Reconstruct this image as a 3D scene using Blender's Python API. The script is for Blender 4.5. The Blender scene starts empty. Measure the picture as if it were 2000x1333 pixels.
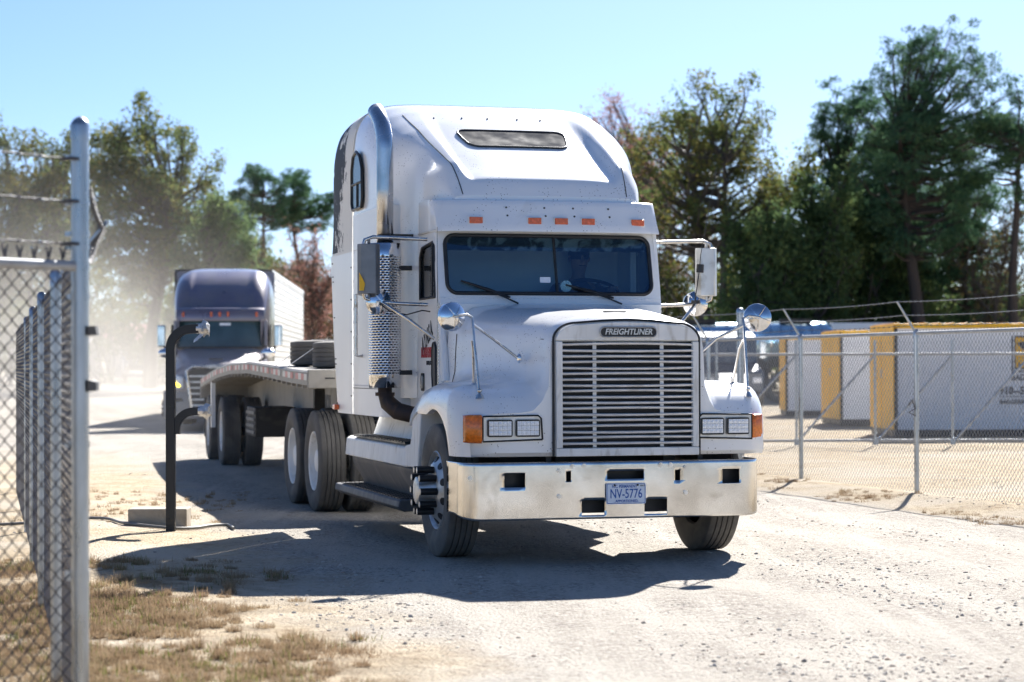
import bpy, math, random
import numpy as np
from mathutils import Vector, Matrix, Euler
R = math.radians
S = bpy.context.scene
C = S.collection
rng = np.random.default_rng(11)
random.seed(5)

# ------------------------------------------------------------------ camera
cd = bpy.data.cameras.new('camera')
cam = bpy.data.objects.new('camera', cd)
C.objects.link(cam)
cd.sensor_width = 36.0
cd.lens = 74.13
cd.clip_start = 0.1
cd.clip_end = 3000.0
cam.location = (0, 0, 1.4635)
cam.rotation_euler = (Matrix.Rotation(R(90) + 0.0124, 4, 'X') @ Matrix.Rotation(-0.0031, 4, 'Z')).to_euler()
cd.dof.use_dof = True
cd.dof.focus_distance = 16.6
cd.dof.aperture_fstop = 2.5
S.camera = cam

# ------------------------------------------------------------------ light
SUN_EL, SUN_AZ = 35.0, 15.5          # azimuth measured to the right of the view axis (+Y)
W = bpy.data.worlds.new('World')
S.world = W
W.use_nodes = True
wn = W.node_tree
bgn = wn.nodes['Background']
skyn = wn.nodes.new('ShaderNodeTexSky')
skyn.sky_type = 'NISHITA'
skyn.sun_disc = False
skyn.sun_elevation = R(SUN_EL)
skyn.sun_rotation = R(SUN_AZ)
skyn.air_density = 0.7
skyn.dust_density = 0.5
skyn.ozone_density = 7.5
wn.links.new(skyn.outputs['Color'], bgn.inputs['Color'])
bgn.inputs['Strength'].default_value = 0.0505
sd = bpy.data.lights.new('sun', 'SUN')
sd.energy = 4.6
sd.angle = R(0.53)
sd.color = (1.0, 0.97, 0.93)
sun = bpy.data.objects.new('sun', sd)
C.objects.link(sun)
tosun = Vector((math.sin(R(SUN_AZ)) * math.cos(R(SUN_EL)), math.cos(R(SUN_AZ)) * math.cos(R(SUN_EL)), math.sin(R(SUN_EL))))
sun.rotation_euler = tosun.to_track_quat('Z', 'Y').to_euler()
sun.location = tosun * 60
S.view_settings.view_transform = 'Standard'
S.view_settings.look = 'None'
S.view_settings.gamma = 1.0
S.view_settings.exposure = 1.6
S.cycles.max_bounces = 8
S.cycles.transparent_max_bounces = 16
S.cycles.volume_bounces = 1
S.cycles.use_denoising = True

# ------------------------------------------------------------------ helpers
class MB:
    """collects geometry of one mesh"""
    def __init__(s):
        s.v = []; s.f = []; s.m = []; s.n = 0
    def add(s, vs, fs, mi=0):
        b = s.n
        s.v.extend([tuple(map(float, p)) for p in vs]); s.n += len(vs)
        s.f.extend([tuple(b + i for i in q) for q in fs]); s.m.extend([mi] * len(fs))
        return s
    def box(s, x0, x1, y0, y1, z0, z1, mi=0, M=None):
        vs = [(x, y, z) for z in (z0, z1) for y in (y0, y1) for x in (x0, x1)]
        if M is not None: vs = [tuple(M @ Vector(p)) for p in vs]
        return s.add(vs, [(0,2,3,1),(4,5,7,6),(0,1,5,4),(2,6,7,3),(0,4,6,2),(1,3,7,5)], mi)
    def prism(s, poly, ax, a, b, mi=0):
        """extrude a 2-D polygon along axis ax (poly is in the two other axes, in x,y,z order)"""
        n = len(poly)
        def P(p, t):
            q = list(p); q.insert(ax, t); return tuple(q)
        vs = [P(p, a) for p in poly] + [P(p, b) for p in poly]
        fs = [tuple(range(n))[::-1], tuple(range(n, 2*n))] + [(i, (i+1) % n, n+(i+1) % n, n+i) for i in range(n)]
        return s.add(vs, fs, mi)
    def tube(s, path, r, n=8, mi=0, caps=True):
        P = [Vector(p) for p in path]; k = len(P)
        rs = r if hasattr(r, '__len__') else [r] * k
        T = []
        for i in range(k):
            t = (P[min(i+1, k-1)] - P[max(i-1, 0)])
            T.append(t.normalized() if t.length > 1e-9 else Vector((0,0,1)))
        up = Vector((0,0,1)) if abs(T[0].z) < 0.9 else Vector((1,0,0))
        a = T[0].cross(up).normalized()
        vs = []
        for i in range(k):
            a = (a - T[i] * a.dot(T[i])); a.normalize()
            b = T[i].cross(a)
            for j in range(n):
                w = 2*math.pi*j/n
                vs.append(P[i] + (a*math.cos(w) + b*math.sin(w)) * rs[i])
        fs = [(i*n+j, i*n+(j+1) % n, (i+1)*n+(j+1) % n, (i+1)*n+j) for i in range(k-1) for j in range(n)]
        if caps: fs += [tuple(range(n))[::-1], tuple(range((k-1)*n, k*n))]
        return s.add(vs, fs, mi)
    def lathe(s, prof, c, ax=0, n=32, mi=0, sgn=1, closed=False):
        """prof: (t along axis, radius)"""
        vs = []
        o = [i for i in range(3) if i != ax]
        for t, r in prof:
            for j in range(n):
                w = 2*math.pi*j/n
                q = [0,0,0]; q[ax] = c[ax] + sgn*t; q[o[0]] = c[o[0]] + r*math.cos(w); q[o[1]] = c[o[1]] + r*math.sin(w)
                vs.append(q)
        k = len(prof)
        fs = [(i*n+j, i*n+(j+1) % n, (i+1)*n+(j+1) % n, (i+1)*n+j) for i in range(k-1) for j in range(n)]
        if closed: fs += [((k-1)*n+j, (k-1)*n+(j+1) % n, (j+1) % n, j) for j in range(n)]
        return s.add(vs, fs, mi)
    def cyl(s, a, b, r, n=12, mi=0, r2=None):
        return s.tube([a, b], [r, r if r2 is None else r2], n, mi)
    def grid(s, rows, mi=0, close=False):
        """rows: list of equal-length point lists"""
        nr, nc = len(rows), len(rows[0])
        vs = [p for row in rows for p in row]
        cols = nc if close else nc-1
        fs = [(i*nc+j, i*nc+(j+1) % nc, (i+1)*nc+(j+1) % nc, (i+1)*nc+j) for i in range(nr-1) for j in range(cols)]
        return s.add(vs, fs, mi)
    def frame(s, outer, inner, d, mi=0):
        """flat ring between two loops with equal counts, thickness vector d"""
        n = len(outer); d = Vector(d)
        vs = [Vector(p) for p in outer] + [Vector(p) for p in inner]
        vs = vs + [p + d for p in vs]
        fs = []
        for i in range(n):
            j = (i+1) % n
            fs += [(i, j, n+j, n+i), (2*n+i, 3*n+i, 3*n+j, 2*n+j), (i, 2*n+i, 2*n+j, j), (n+i, n+j, 3*n+j, 3*n+i)]
        return s.add(vs, fs, mi)
    def slab(s, loop, d, mi=0):
        n = len(loop); d = Vector(d)
        vs = [Vector(p) for p in loop]; vs = vs + [p + d for p in vs]
        fs = [tuple(range(n)), tuple(range(n, 2*n))[::-1]] + [(i, n+i, n+(i+1) % n, (i+1) % n) for i in range(n)]
        return s.add(vs, fs, mi)
    def ball(s, c, r, n=12, k=8, mi=0, sc=(1,1,1)):
        rows = []
        for i in range(k+1):
            a = -math.pi/2 + math.pi*i/k
            rows.append([(c[0]+sc[0]*r*math.cos(a)*math.cos(2*math.pi*j/n), c[1]+sc[1]*r*math.cos(a)*math.sin(2*math.pi*j/n), c[2]+sc[2]*r*math.sin(a)) for j in range(n)])
        return s.grid(rows, mi, close=True)
    def build(s, name, mats, parent=None, smooth=35, bevel=0, seg=2, fixn=True):
        me = bpy.data.meshes.new(name)
        me.from_pydata(s.v, [], s.f)
        mats = mats if isinstance(mats, (list, tuple)) else [mats]
        for m in mats: me.materials.append(m)
        if len(mats) > 1: me.polygons.foreach_set('material_index', s.m)
        if fixn and s.n < 30000:
            import bmesh
            bm = bmesh.new(); bm.from_mesh(me); bmesh.ops.recalc_face_normals(bm, faces=bm.faces); bm.to_mesh(me); bm.free()
        if smooth:
            me.polygons.foreach_set('use_smooth', [True]*len(me.polygons))
            if smooth < 180: me.set_sharp_from_angle(angle=R(smooth))
        me.update()
        o = bpy.data.objects.new(name, me)
        C.objects.link(o)
        if parent: o.parent = parent
        if bevel:
            b = o.modifiers.new('bevel', 'BEVEL'); b.width = bevel; b.segments = seg; b.limit_method = 'ANGLE'; b.angle_limit = R(40)
            b.harden_normals = False
        return o

def tag(o, label=None, cat=None, group=None, kind=None):
    if label: o['label'] = label
    if cat: o['category'] = cat
    if group: o['group'] = group
    if kind: o['kind'] = kind
    return o
def thing(name, label, cat, loc=(0,0,0), rz=0.0, group=None):
    o = bpy.data.objects.new(name, None); C.objects.link(o)
    o.empty_display_size = 0.2
    o.location = loc; o.rotation_euler = (0, 0, rz)
    return tag(o, label, cat, group)
def copy_tree(o, parent=None):
    c = o.copy(); C.objects.link(c)
    if parent: c.parent = parent
    for ch in o.children: copy_tree(ch, c)
    return c
def fastmesh(name, V, F, mats, parent=None, smooth=False, mi=None):
    """numpy mesh: V (n,3), F (m,k)"""
    V = np.asarray(V, dtype=np.float32); F = np.asarray(F, dtype=np.int32)
    me = bpy.data.meshes.new(name)
    k = F.shape[1]
    me.vertices.add(len(V)); me.vertices.foreach_set('co', V.ravel())
    me.loops.add(F.size); me.loops.foreach_set('vertex_index', F.ravel())
    me.polygons.add(len(F)); me.polygons.foreach_set('loop_start', np.arange(0, F.size, k, dtype=np.int32))
    try: me.polygons.foreach_set('loop_total', np.full(len(F), k, dtype=np.int32))
    except Exception: pass
    mats = mats if isinstance(mats, (list, tuple)) else [mats]
    for m in mats: me.materials.append(m)
    if mi is not None: me.polygons.foreach_set('material_index', np.asarray(mi, dtype=np.int32))
    me.polygons.foreach_set('use_smooth', np.full(len(F), bool(smooth)))
    me.update(calc_edges=True); me.validate()
    o = bpy.data.objects.new(name, me); C.objects.link(o)
    if parent: o.parent = parent
    return o
def text(name, s, size, m, parent, loc, rot, sx=1.0, shear=0.0, bold=0.0, ext=0.0012, spacing=1.0, align='CENTER'):
    cu = bpy.data.curves.new(name, 'FONT')
    cu.body = s; cu.size = size; cu.align_x = align; cu.align_y = 'CENTER'
    cu.extrude = ext; cu.offset = bold; cu.shear = shear; cu.space_character = spacing; cu.resolution_u = 3
    t = bpy.data.objects.new(name, cu)
    me = bpy.data.meshes.new_from_object(t)
    bpy.data.objects.remove(t)
    me.materials.clear(); me.materials.append(m)
    o = bpy.data.objects.new(name, me); C.objects.link(o)
    o.parent = parent; o.location = loc; o.rotation_euler = rot; o.scale = (sx, 1, 1)
    return o
def rrect(cx, cz, hw, hh, r, n=6):
    """rounded rectangle loop (2-D)"""
    out = []
    for k, (sx, sz) in enumerate(((1,1),(-1,1),(-1,-1),(1,-1))):
        for i in range(n+1):
            a = math.pi/2*(k + i/n)
            out.append((cx + sx*(hw-r) + r*math.cos(a), cz + sz*(hh-r) + r*math.sin(a)))
    return out
def rayfit(inner, outer):
    """points of the convex polygon 'outer' hit by rays from the centre of 'inner' through its points"""
    cx = sum(p[0] for p in inner)/len(inner); cz = sum(p[1] for p in inner)/len(inner)
    res = []
    for p in inner:
        dx, dz = p[0]-cx, p[1]-cz; best = None
        for i in range(len(outer)):
            ax, az = outer[i]; bx, bz = outer[(i+1) % len(outer)]
            ex, ez = bx-ax, bz-az
            den = dx*ez - dz*ex
            if abs(den) < 1e-12: continue
            t = ((ax-cx)*ez - (az-cz)*ex)/den
            u = ((ax-cx)*dz - (az-cz)*dx)/den
            if t > 0 and -1e-6 <= u <= 1+1e-6 and (best is None or t < best): best = t
        res.append((cx + dx*best, cz + dz*best))
    # pull the nearest sample on to each outer corner
    for q in outer:
        i = min(range(len(res)), key=lambda k: (res[k][0]-q[0])**2 + (res[k][1]-q[1])**2)
        res[i] = q
    return res
def lerp(a, b, t): return a + (b-a)*t
def interp(x, xs, ys): return float(np.interp(x, xs, ys))
def sstep(a, b, x):
    t = min(1, max(0, (x-a)/(b-a))); return t*t*(3-2*t)

# ------------------------------------------------------------------ materials
def mat(name, col, rough=0.5, metal=0.0, var=None, bump=None, coat=0.0, specks=None, stain=None, spec=None, emit=None, coord='Object', vscale=(1,1,1)):
    """principled surface; var=(noise scale, amount), bump=(scale, strength), specks=(scale, colour, size), stain=(scale, colour, lo, hi)"""
    m = bpy.data.materials.new(name); m.use_nodes = True
    nt = m.node_tree; N = nt.nodes; L = nt.links
    b = N['Principled BSDF']
    b.inputs['Base Color'].default_value = (*col, 1); b.inputs['Roughness'].default_value = rough
    b.inputs['Metallic'].default_value = metal
    if coat: b.inputs['Coat Weight'].default_value = coat; b.inputs['Coat Roughness'].default_value = 0.06
    if spec is not None: b.inputs['Specular IOR Level'].default_value = spec
    if emit: b.inputs['Emission Color'].default_value = (*emit[0], 1); b.inputs['Emission Strength'].default_value = emit[1]
    tc = N.new('ShaderNodeTexCoord'); mp = N.new('ShaderNodeMapping'); mp.inputs['Scale'].default_value = vscale
    L.new(tc.outputs[coord], mp.inputs['Vector'])
    cur = None
    def rgb(c):
        n = N.new('ShaderNodeRGB'); n.outputs[0].default_value = (*c, 1); return n.outputs[0]
    def mix(f, a, c):
        n = N.new('ShaderNodeMix'); n.data_type = 'RGBA'
        L.new(f, n.inputs[0]); L.new(a, n.inputs[6]); L.new(c, n.inputs[7]); return n.outputs[2]
    def noise(sc, det=4, dist=0.0):
        n = N.new('ShaderNodeTexNoise'); n.inputs['Scale'].default_value = sc; n.inputs['Detail'].default_value = det
        n.inputs['Distortion'].default_value = dist
        L.new(mp.outputs[0], n.inputs['Vector']); return n.outputs['Fac']
    def ramp(f, lo, hi, inv=False):
        n = N.new('ShaderNodeMapRange'); n.inputs['From Min'].default_value = lo; n.inputs['From Max'].default_value = hi
        if inv: n.inputs['To Min'].default_value = 1; n.inputs['To Max'].default_value = 0
        L.new(f, n.inputs['Value']); return n.outputs[0]
    cur = rgb(col)
    if var:
        f = ramp(noise(var[0]), 0.3, 0.7)
        a = var[1]
        cur = mix(f, rgb(tuple(min(1, x*(1-a)) for x in col)), rgb(tuple(min(1, x*(1+a)) for x in col)))
        rr = N.new('ShaderNodeMapRange'); rr.inputs['To Min'].default_value = max(0.02, rough*(1-a)); rr.inputs['To Max'].default_value = min(1, rough*(1+a))
        L.new(f, rr.inputs['Value']); L.new(rr.outputs[0], b.inputs['Roughness'])
    if stain:
        f = ramp(noise(stain[0], 6, 0.6), stain[2], stain[3])
        cur = mix(f, cur, rgb(stain[1]))
    if specks:
        v = N.new('ShaderNodeTexVoronoi'); v.inputs['Scale'].default_value = specks[0]
        L.new(mp.outputs[0], v.inputs['Vector'])
        f = ramp(v.outputs['Distance'], specks[2]*0.6, specks[2], True)
        g = ramp(noise(specks[0]*0.11, 3), 0.50, 0.56)
        mm = N.new('ShaderNodeMath'); mm.operation = 'MULTIPLY'; L.new(f, mm.inputs[0]); L.new(g, mm.inputs[1])
        cur = mix(mm.outputs[0], cur, rgb(specks[1]))
    L.new(cur, b.inputs['Base Color'])
    if bump:
        bp = N.new('ShaderNodeBump'); bp.inputs['Strength'].default_value = bump[1]; bp.inputs['Distance'].default_value = 0.02
        L.new(noise(bump[0], 5), bp.inputs['Height']); L.new(bp.outputs[0], b.inputs['Normal'])
    return m
def glassmat(name, tint, refl=0.06, rough=0.02, gcol=(1, 1, 1)):
    m = bpy.data.materials.new(name); m.use_nodes = True
    nt = m.node_tree; N = nt.nodes; L = nt.links
    N.remove(N['Principled BSDF']); out = N['Material Output']
    t = N.new('ShaderNodeBsdfTransparent'); t.inputs[0].default_value = (*tint, 1)
    g = N.new('ShaderNodeBsdfGlossy'); g.inputs['Roughness'].default_value = rough; g.inputs[0].default_value = (*gcol, 1)
    fr = N.new('ShaderNodeFresnel'); fr.inputs[0].default_value = 1.5
    ad = N.new('ShaderNodeMath'); ad.operation = 'ADD'; ad.inputs[1].default_value = refl; ad.use_clamp = True
    L.new(fr.outputs[0], ad.inputs[0])
    mx = N.new('ShaderNodeMixShader'); L.new(ad.outputs[0], mx.inputs[0]); L.new(t.outputs[0], mx.inputs[1]); L.new(g.outputs[0], mx.inputs[2])
    L.new(mx.outputs[0], out.inputs['Surface'])
    return m
def leafmat(name, c1, c2, c3, trans=0.35, rough=0.55):
    """leaf faces: each leaf its own shade, some light passing through"""
    m = bpy.data.materials.new(name); m.use_nodes = True
    nt = m.node_tree; N = nt.nodes; L = nt.links
    N.remove(N['Principled BSDF']); b = N.new('ShaderNodeBsdfDiffuse'); out = N['Material Output']
    ge = N.new('ShaderNodeNewGeometry')
    cr = N.new('ShaderNodeValToRGB'); cr.color_ramp.elements[0].color = (*c1, 1); cr.color_ramp.elements[1].color = (*c3, 1)
    e = cr.color_ramp.elements.new(0.5); e.color = (*c2, 1)
    tc = N.new('ShaderNodeTexCoord'); no = N.new('ShaderNodeTexNoise'); no.inputs['Scale'].default_value = 0.55
    L.new(tc.outputs['Object'], no.inputs['Vector'])
    mp = N.new('ShaderNodeMapRange'); mp.inputs['From Min'].default_value = 0.3; mp.inputs['From Max'].default_value = 0.7
    L.new(no.outputs['Fac'], mp.inputs['Value'])
    av = N.new('ShaderNodeMath'); av.operation = 'ADD'; L.new(mp.outputs[0], av.inputs[0]); L.new(ge.outputs['Random Per Island'], av.inputs[1])
    hv = N.new('ShaderNodeMath'); hv.operation = 'MULTIPLY'; hv.inputs[1].default_value = 0.5; L.new(av.outputs[0], hv.inputs[0])
    L.new(hv.outputs[0], cr.inputs['Fac'])
    L.new(cr.outputs['Color'], b.inputs['Color'])
    tr = N.new('ShaderNodeBsdfTranslucent'); L.new(cr.outputs['Color'], tr.inputs['Color'])
    mx = N.new('ShaderNodeMixShader'); mx.inputs[0].default_value = trans
    L.new(b.outputs[0], mx.inputs[1]); L.new(tr.outputs[0], mx.inputs[2]); L.new(mx.outputs[0], out.inputs['Surface'])
    return m
M = {}
M['white'] = mat('white_paint', (0.87, 0.865, 0.855), 0.24, var=(1.6, 0.03), coat=0.35, specks=(42, (0.13, 0.10, 0.08), 0.19), stain=(2.6, (0.72, 0.70, 0.66), 0.62, 0.85))
M['white_plain'] = mat('white_side_paint', (0.84, 0.84, 0.83), 0.38, var=(1.1, 0.05), coat=0.2, stain=(1.7, (0.70, 0.67, 0.61), 0.58, 0.9), vscale=(1,1,0.45))
M['grime'] = mat('grimy_white_fibreglass', (0.78, 0.77, 0.74), 0.5, var=(2.0, 0.08), stain=(5.0, (0.42, 0.38, 0.32), 0.55, 0.85), vscale=(3,3,0.7))
M['steel'] = mat('brushed_stainless', (0.68, 0.67, 0.65), 0.17, 1.0, var=(3.0, 0.30), bump=(200, 0.012), stain=(4.5, (0.42, 0.39, 0.35), 0.58, 0.85), specks=(70, (0.12, 0.10, 0.08), 0.13))
M['chrome'] = mat('chrome', (0.75, 0.76, 0.78), 0.13, 1.0, var=(4, 0.25))
M['dullchrome'] = mat('weathered_chrome', (0.62, 0.60, 0.57), 0.27, 1.0, var=(7, 0.25), stain=(12, (0.30, 0.22, 0.15), 0.62, 0.75))
M['alu'] = mat('dull_aluminium', (0.62, 0.61, 0.59), 0.42, 0.85, var=(5, 0.15), stain=(6, (0.35, 0.32, 0.27), 0.55, 0.8))
M['stack'] = mat('sooty_chrome_stack', (0.55, 0.56, 0.58), 0.27, 1.0, var=(3, 0.3), specks=(60, (0.10, 0.09, 0.08), 0.2), stain=(3, (0.33, 0.32, 0.31), 0.5, 0.8))
M['mirrorshade'] = mat('shaded_grey_mirror_back', (0.20, 0.205, 0.215), 0.38, 0.5, var=(6, 0.2))  # shade and dark reflection on the passenger-side head put into the colour
M['slat'] = mat('worn_white_slat', (0.70, 0.70, 0.70), 0.35, 0.2, var=(9, 0.12), stain=(8, (0.45, 0.42, 0.38), 0.58, 0.8))
M['rail'] = mat('galvanised_rail', (0.36, 0.37, 0.38), 0.6, 0.3, var=(14, 0.2))
M['galv'] = mat('galvanised_steel', (0.40, 0.43, 0.46), 0.30, 0.9, var=(14, 0.2), stain=(9, (0.36, 0.37, 0.38), 0.55, 0.75), vscale=(1,1,0.25))
M['wire'] = mat('galvanised_wire', (0.24, 0.25, 0.26), 0.55, 0.3, var=(20, 0.2))
M['oldwire'] = mat('weathered_wire', (0.10, 0.10, 0.11), 0.6, 0.5, var=(20, 0.2))
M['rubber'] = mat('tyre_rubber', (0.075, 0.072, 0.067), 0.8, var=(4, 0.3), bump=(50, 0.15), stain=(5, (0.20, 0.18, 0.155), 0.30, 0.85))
M['dustrubber'] = mat('dusty_tyre_rubber', (0.085, 0.080, 0.074), 0.85, var=(4, 0.3), bump=(50, 0.15), stain=(4, (0.17, 0.155, 0.135), 0.45, 0.85))
M['black'] = mat('black_plastic', (0.018, 0.018, 0.019), 0.45, var=(8, 0.3))
M['blackmetal'] = mat('black_powder_coat', (0.012, 0.012, 0.013), 0.38, var=(12, 0.3), bump=(90, 0.04))
M['darkgrey'] = mat('dark_grey_plastic', (0.085, 0.085, 0.088), 0.6, var=(3, 0.18), stain=(4, (0.17, 0.16, 0.145), 0.5, 0.8), vscale=(2,2,0.6))
M['chassis'] = mat('dirty_black_chassis', (0.03, 0.028, 0.026), 0.75, var=(5, 0.3), stain=(5, (0.09, 0.08, 0.065), 0.5, 0.75))
M['interior'] = mat('dark_cab_trim', (0.08, 0.085, 0.095), 0.8, var=(4, 0.2))
M['interior_light'] = mat('grey_cab_trim', (0.26, 0.27, 0.29), 0.8, var=(4, 0.2))
M['glass'] = glassmat('tinted_windscreen', (0.72, 0.82, 0.86), 0.035, 0.02, (0.50, 0.75, 1.0))
M['darkglass'] = glassmat('dark_tinted_glass', (0.45, 0.52, 0.54), 0.05)
M['lens'] = mat('clear_lamp_lens', (0.90, 0.92, 0.95), 0.10, 0.0, var=(60, 0.06), coat=1.0)
M['amber'] = mat('amber_lens', (0.75, 0.17, 0.008), 0.22, var=(50, 0.25), coat=0.6)
M['orange'] = mat('orange_marker_lens', (0.62, 0.10, 0.012), 0.25, var=(50, 0.2), coat=0.5)
M['red'] = mat('red_lettering', (0.45, 0.03, 0.04), 0.5, var=(20, 0.1))
M['blackink'] = mat('black_lettering', (0.02, 0.02, 0.025), 0.5, var=(20, 0.1))
M['blueink'] = mat('blue_lettering', (0.03, 0.12, 0.42), 0.45, var=(20, 0.1))
M['plate'] = mat('plate_white', (0.84, 0.87, 0.92), 0.4, var=(12, 0.04))
M['yellow'] = mat('yellow_paint', (0.95, 0.50, 0.015), 0.45, var=(2.5, 0.1), stain=(5, (0.45, 0.22, 0.03), 0.6, 0.85))
M['concrete'] = mat('pale_concrete', (0.40, 0.34, 0.26), 0.9, var=(7, 0.15), bump=(40, 0.3), stain=(6, (0.26, 0.22, 0.17), 0.55, 0.8))
M['rust'] = mat('rusty_exhaust', (0.055, 0.042, 0.038), 0.65, 0.5, var=(12, 0.35), stain=(10, (0.13, 0.075, 0.045), 0.55, 0.75))
M['cable'] = mat('grey_cable', (0.20, 0.19, 0.17), 0.6, var=(10, 0.15))
M['foil'] = mat('crumpled_tape', (0.62, 0.62, 0.62), 0.32, 0.6, var=(16, 0.25), bump=(40, 0.5))

# ------------------------------------------------------------------ wheels
def tyre_profile(Rr, rim, Wd, groove=0.012):
    h = Wd/2
    p = [(-h*0.62, rim), (-h*0.80, rim+0.012), (-h*0.97, rim+0.075), (-h, rim+0.125), (-h*0.97, Rr-0.055), (-h*0.90, Rr-0.018), (-h*0.86, Rr-0.006)]
    xs = np.linspace(-0.80, 0.80, 6)
    for i in range(5):
        a, b = xs[i]*h, xs[i+1]*h
        g = 0.0055
        if i > 0: p.append((a+g, Rr))
        else: p.append((a, Rr-0.002))
        if i < 4:
            p += [(b-g, Rr), (b-g*0.8, Rr-groove), (b+g*0.8, Rr-groove)]
        else: p.append((b, Rr-0.002))
    p += [(h*0.86, Rr-0.006), (h*0.90, Rr-0.018), (h*0.97, Rr-0.055), (h, rim+0.125), (h*0.97, rim+0.075), (h*0.80, rim+0.012), (h*0.62, rim)]
    return p
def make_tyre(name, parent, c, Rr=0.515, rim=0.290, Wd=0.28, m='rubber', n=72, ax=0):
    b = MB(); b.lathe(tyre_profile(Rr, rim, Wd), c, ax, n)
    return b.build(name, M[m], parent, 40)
def dish_wheel(parent, c, side, Rr=0.515, Wd=0.28, m='dustrubber', rimm='grime', outer=True):
    """dual wheel: outer wheels show a deep dish"""
    w = make_tyre('wheel', parent, c, Rr, 0.29, Wd, m)
    b = MB(); h = Wd/2
    s = side
    b.lathe([(h*0.78, 0.305), (h*0.86, 0.300), (h*0.80, 0.285), (h*0.2, 0.268), (-h*0.05, 0.25), (-h*0.12, 0.19), (-h*0.10, 0.14), (h*0.20, 0.135), (h*0.30, 0.12), (h*0.62, 0.11), (h*0.68, 0.09), (h*0.68, 0.0)], c, 0, 36, 0, s)
    for k in range(10):
        a = 2*math.pi*k/10
        q = (c[0] + s*(-h*0.06), c[1]+0.1675*math.cos(a), c[2]+0.1675*math.sin(a))
        b.cyl(q, (q[0]+s*0.05, q[1], q[2]), 0.017, 6, 0)
        a += 0.31
        q = (c[0] + s*(-h*0.085), c[1]+0.222*math.cos(a), c[2]+0.222*math.sin(a))
        b.cyl(q, (q[0]+s*0.006, q[1], q[2]), 0.024, 10, 1)
    b.build('rim', [M[rimm], M['black']], w, 35)
    return w
def steer_wheel(parent, c, side):
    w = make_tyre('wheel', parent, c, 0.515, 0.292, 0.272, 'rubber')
    s = side; h = 0.136
    b = MB()
    b.lathe([(h*0.60, 0.312), (h*0.80, 0.306), (h*0.84, 0.300), (h*0.76, 0.288), (h*0.55, 0.278), (h*0.60, 0.262), (h*0.98, 0.205), (h*1.04, 0.19), (h*1.04, 0.13), (h*1.2, 0.125), (h*1.5, 0.118), (h*1.95, 0.105), (h*2.0, 0.09), (h*2.0, 0)], c, 0, 48, 0, s)
    for k in range(10):
        a = 2*math.pi*(k+0.5)/10
        t = 0.79
        q = Vector((c[0]+s*h*t, c[1]+0.236*math.cos(a), c[2]+0.236*math.sin(a)))
        nrm = Vector((s*0.84, 0.5*math.cos(a), 0.5*math.sin(a))).normalized()
        b.cyl(q - nrm*0.01, q + nrm*0.004, 0.030, 14, 1)
    b.build('rim', [M['alu'], M['black']], w, 35)
    for k in range(10):
        a = 2*math.pi*k/10
        q = (c[0]+s*(h*1.0), c[1]+0.1675*math.cos(a), c[2]+0.1675*math.sin(a))
        e = (q[0]+s*0.135, q[1], q[2])
        t = MB(); t.cyl(q, e, 0.027, 14, 0); t.cyl((e[0]-s*0.002, e[1], e[2]), (e[0]+s*0.004, e[1], e[2]), 0.0225, 14, 1)
        t.build('lug_cover', [M['blackmetal'], M['alu']], w, 40)
    return w
# ================================================================== ground
def hill(x, y):
    """terrain height: flat yard, rising slightly far off"""
    t = np.clip((y-62)/80.0, 0, 1)
    return 0.75*t*t*(3-2*t)
def rough(x, y):
    a = 0.010*np.sin(x*1.7+0.6*y)*np.sin(y*0.9-0.4*x) + 0.006*np.sin(x*4.1-1.3*y+1)*np.sin(y*3.3+0.7)
    # low earth bank along the left fence and at the foot of the right fence
    lf = np.exp(-((x + 0.245*(y-18.7) + 3.55)/0.55)**2)*np.exp(-((y-19)/6.0)**2)*0.05
    rf = np.exp(-((x + 0.30*(y-23.9) - 4.25)/0.45)**2)*0.05*np.clip((y-12)/6, 0, 1)*np.clip((60-y)/20, 0, 1)
    ruts = -0.014*np.exp(-((x + 0.27*(y-14) - 2.6)/0.22)**2) - 0.014*np.exp(-((x + 0.27*(y-14) - 4.6)/0.25)**2)
    fade = np.clip((70-y)/40, 0, 1)
    return (a + ruts)*fade + lf + rf
def gz(x, y): return float(hill(np.array(x, float), np.array(y, float)) + rough(np.array(x, float), np.array(y, float)))
ys = np.concatenate([np.linspace(-30, 8, 16), np.linspace(8.3, 32, 110), np.linspace(33, 80, 60), np.linspace(83, 200, 40), np.linspace(220, 900, 12)])
xs_ = np.concatenate([np.linspace(-600, -40, 14), np.linspace(-36, -9, 20), np.linspace(-8.7, 8.7, 88), np.linspace(9.2, 36, 30), np.linspace(42, 600, 14)])
X, Y = np.meshgrid(xs_, ys)
Z = hill(X, Y) + rough(X, Y)
nx, ny = len(xs_), len(ys)
idx = np.arange(nx*ny).reshape(ny, nx)
F = np.stack([idx[:-1, :-1].ravel(), idx[:-1, 1:].ravel(), idx[1:, 1:].ravel(), idx[1:, :-1].ravel()], 1)
gm = bpy.data.materials.new('sandy_gravel'); gm.use_nodes = True
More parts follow.
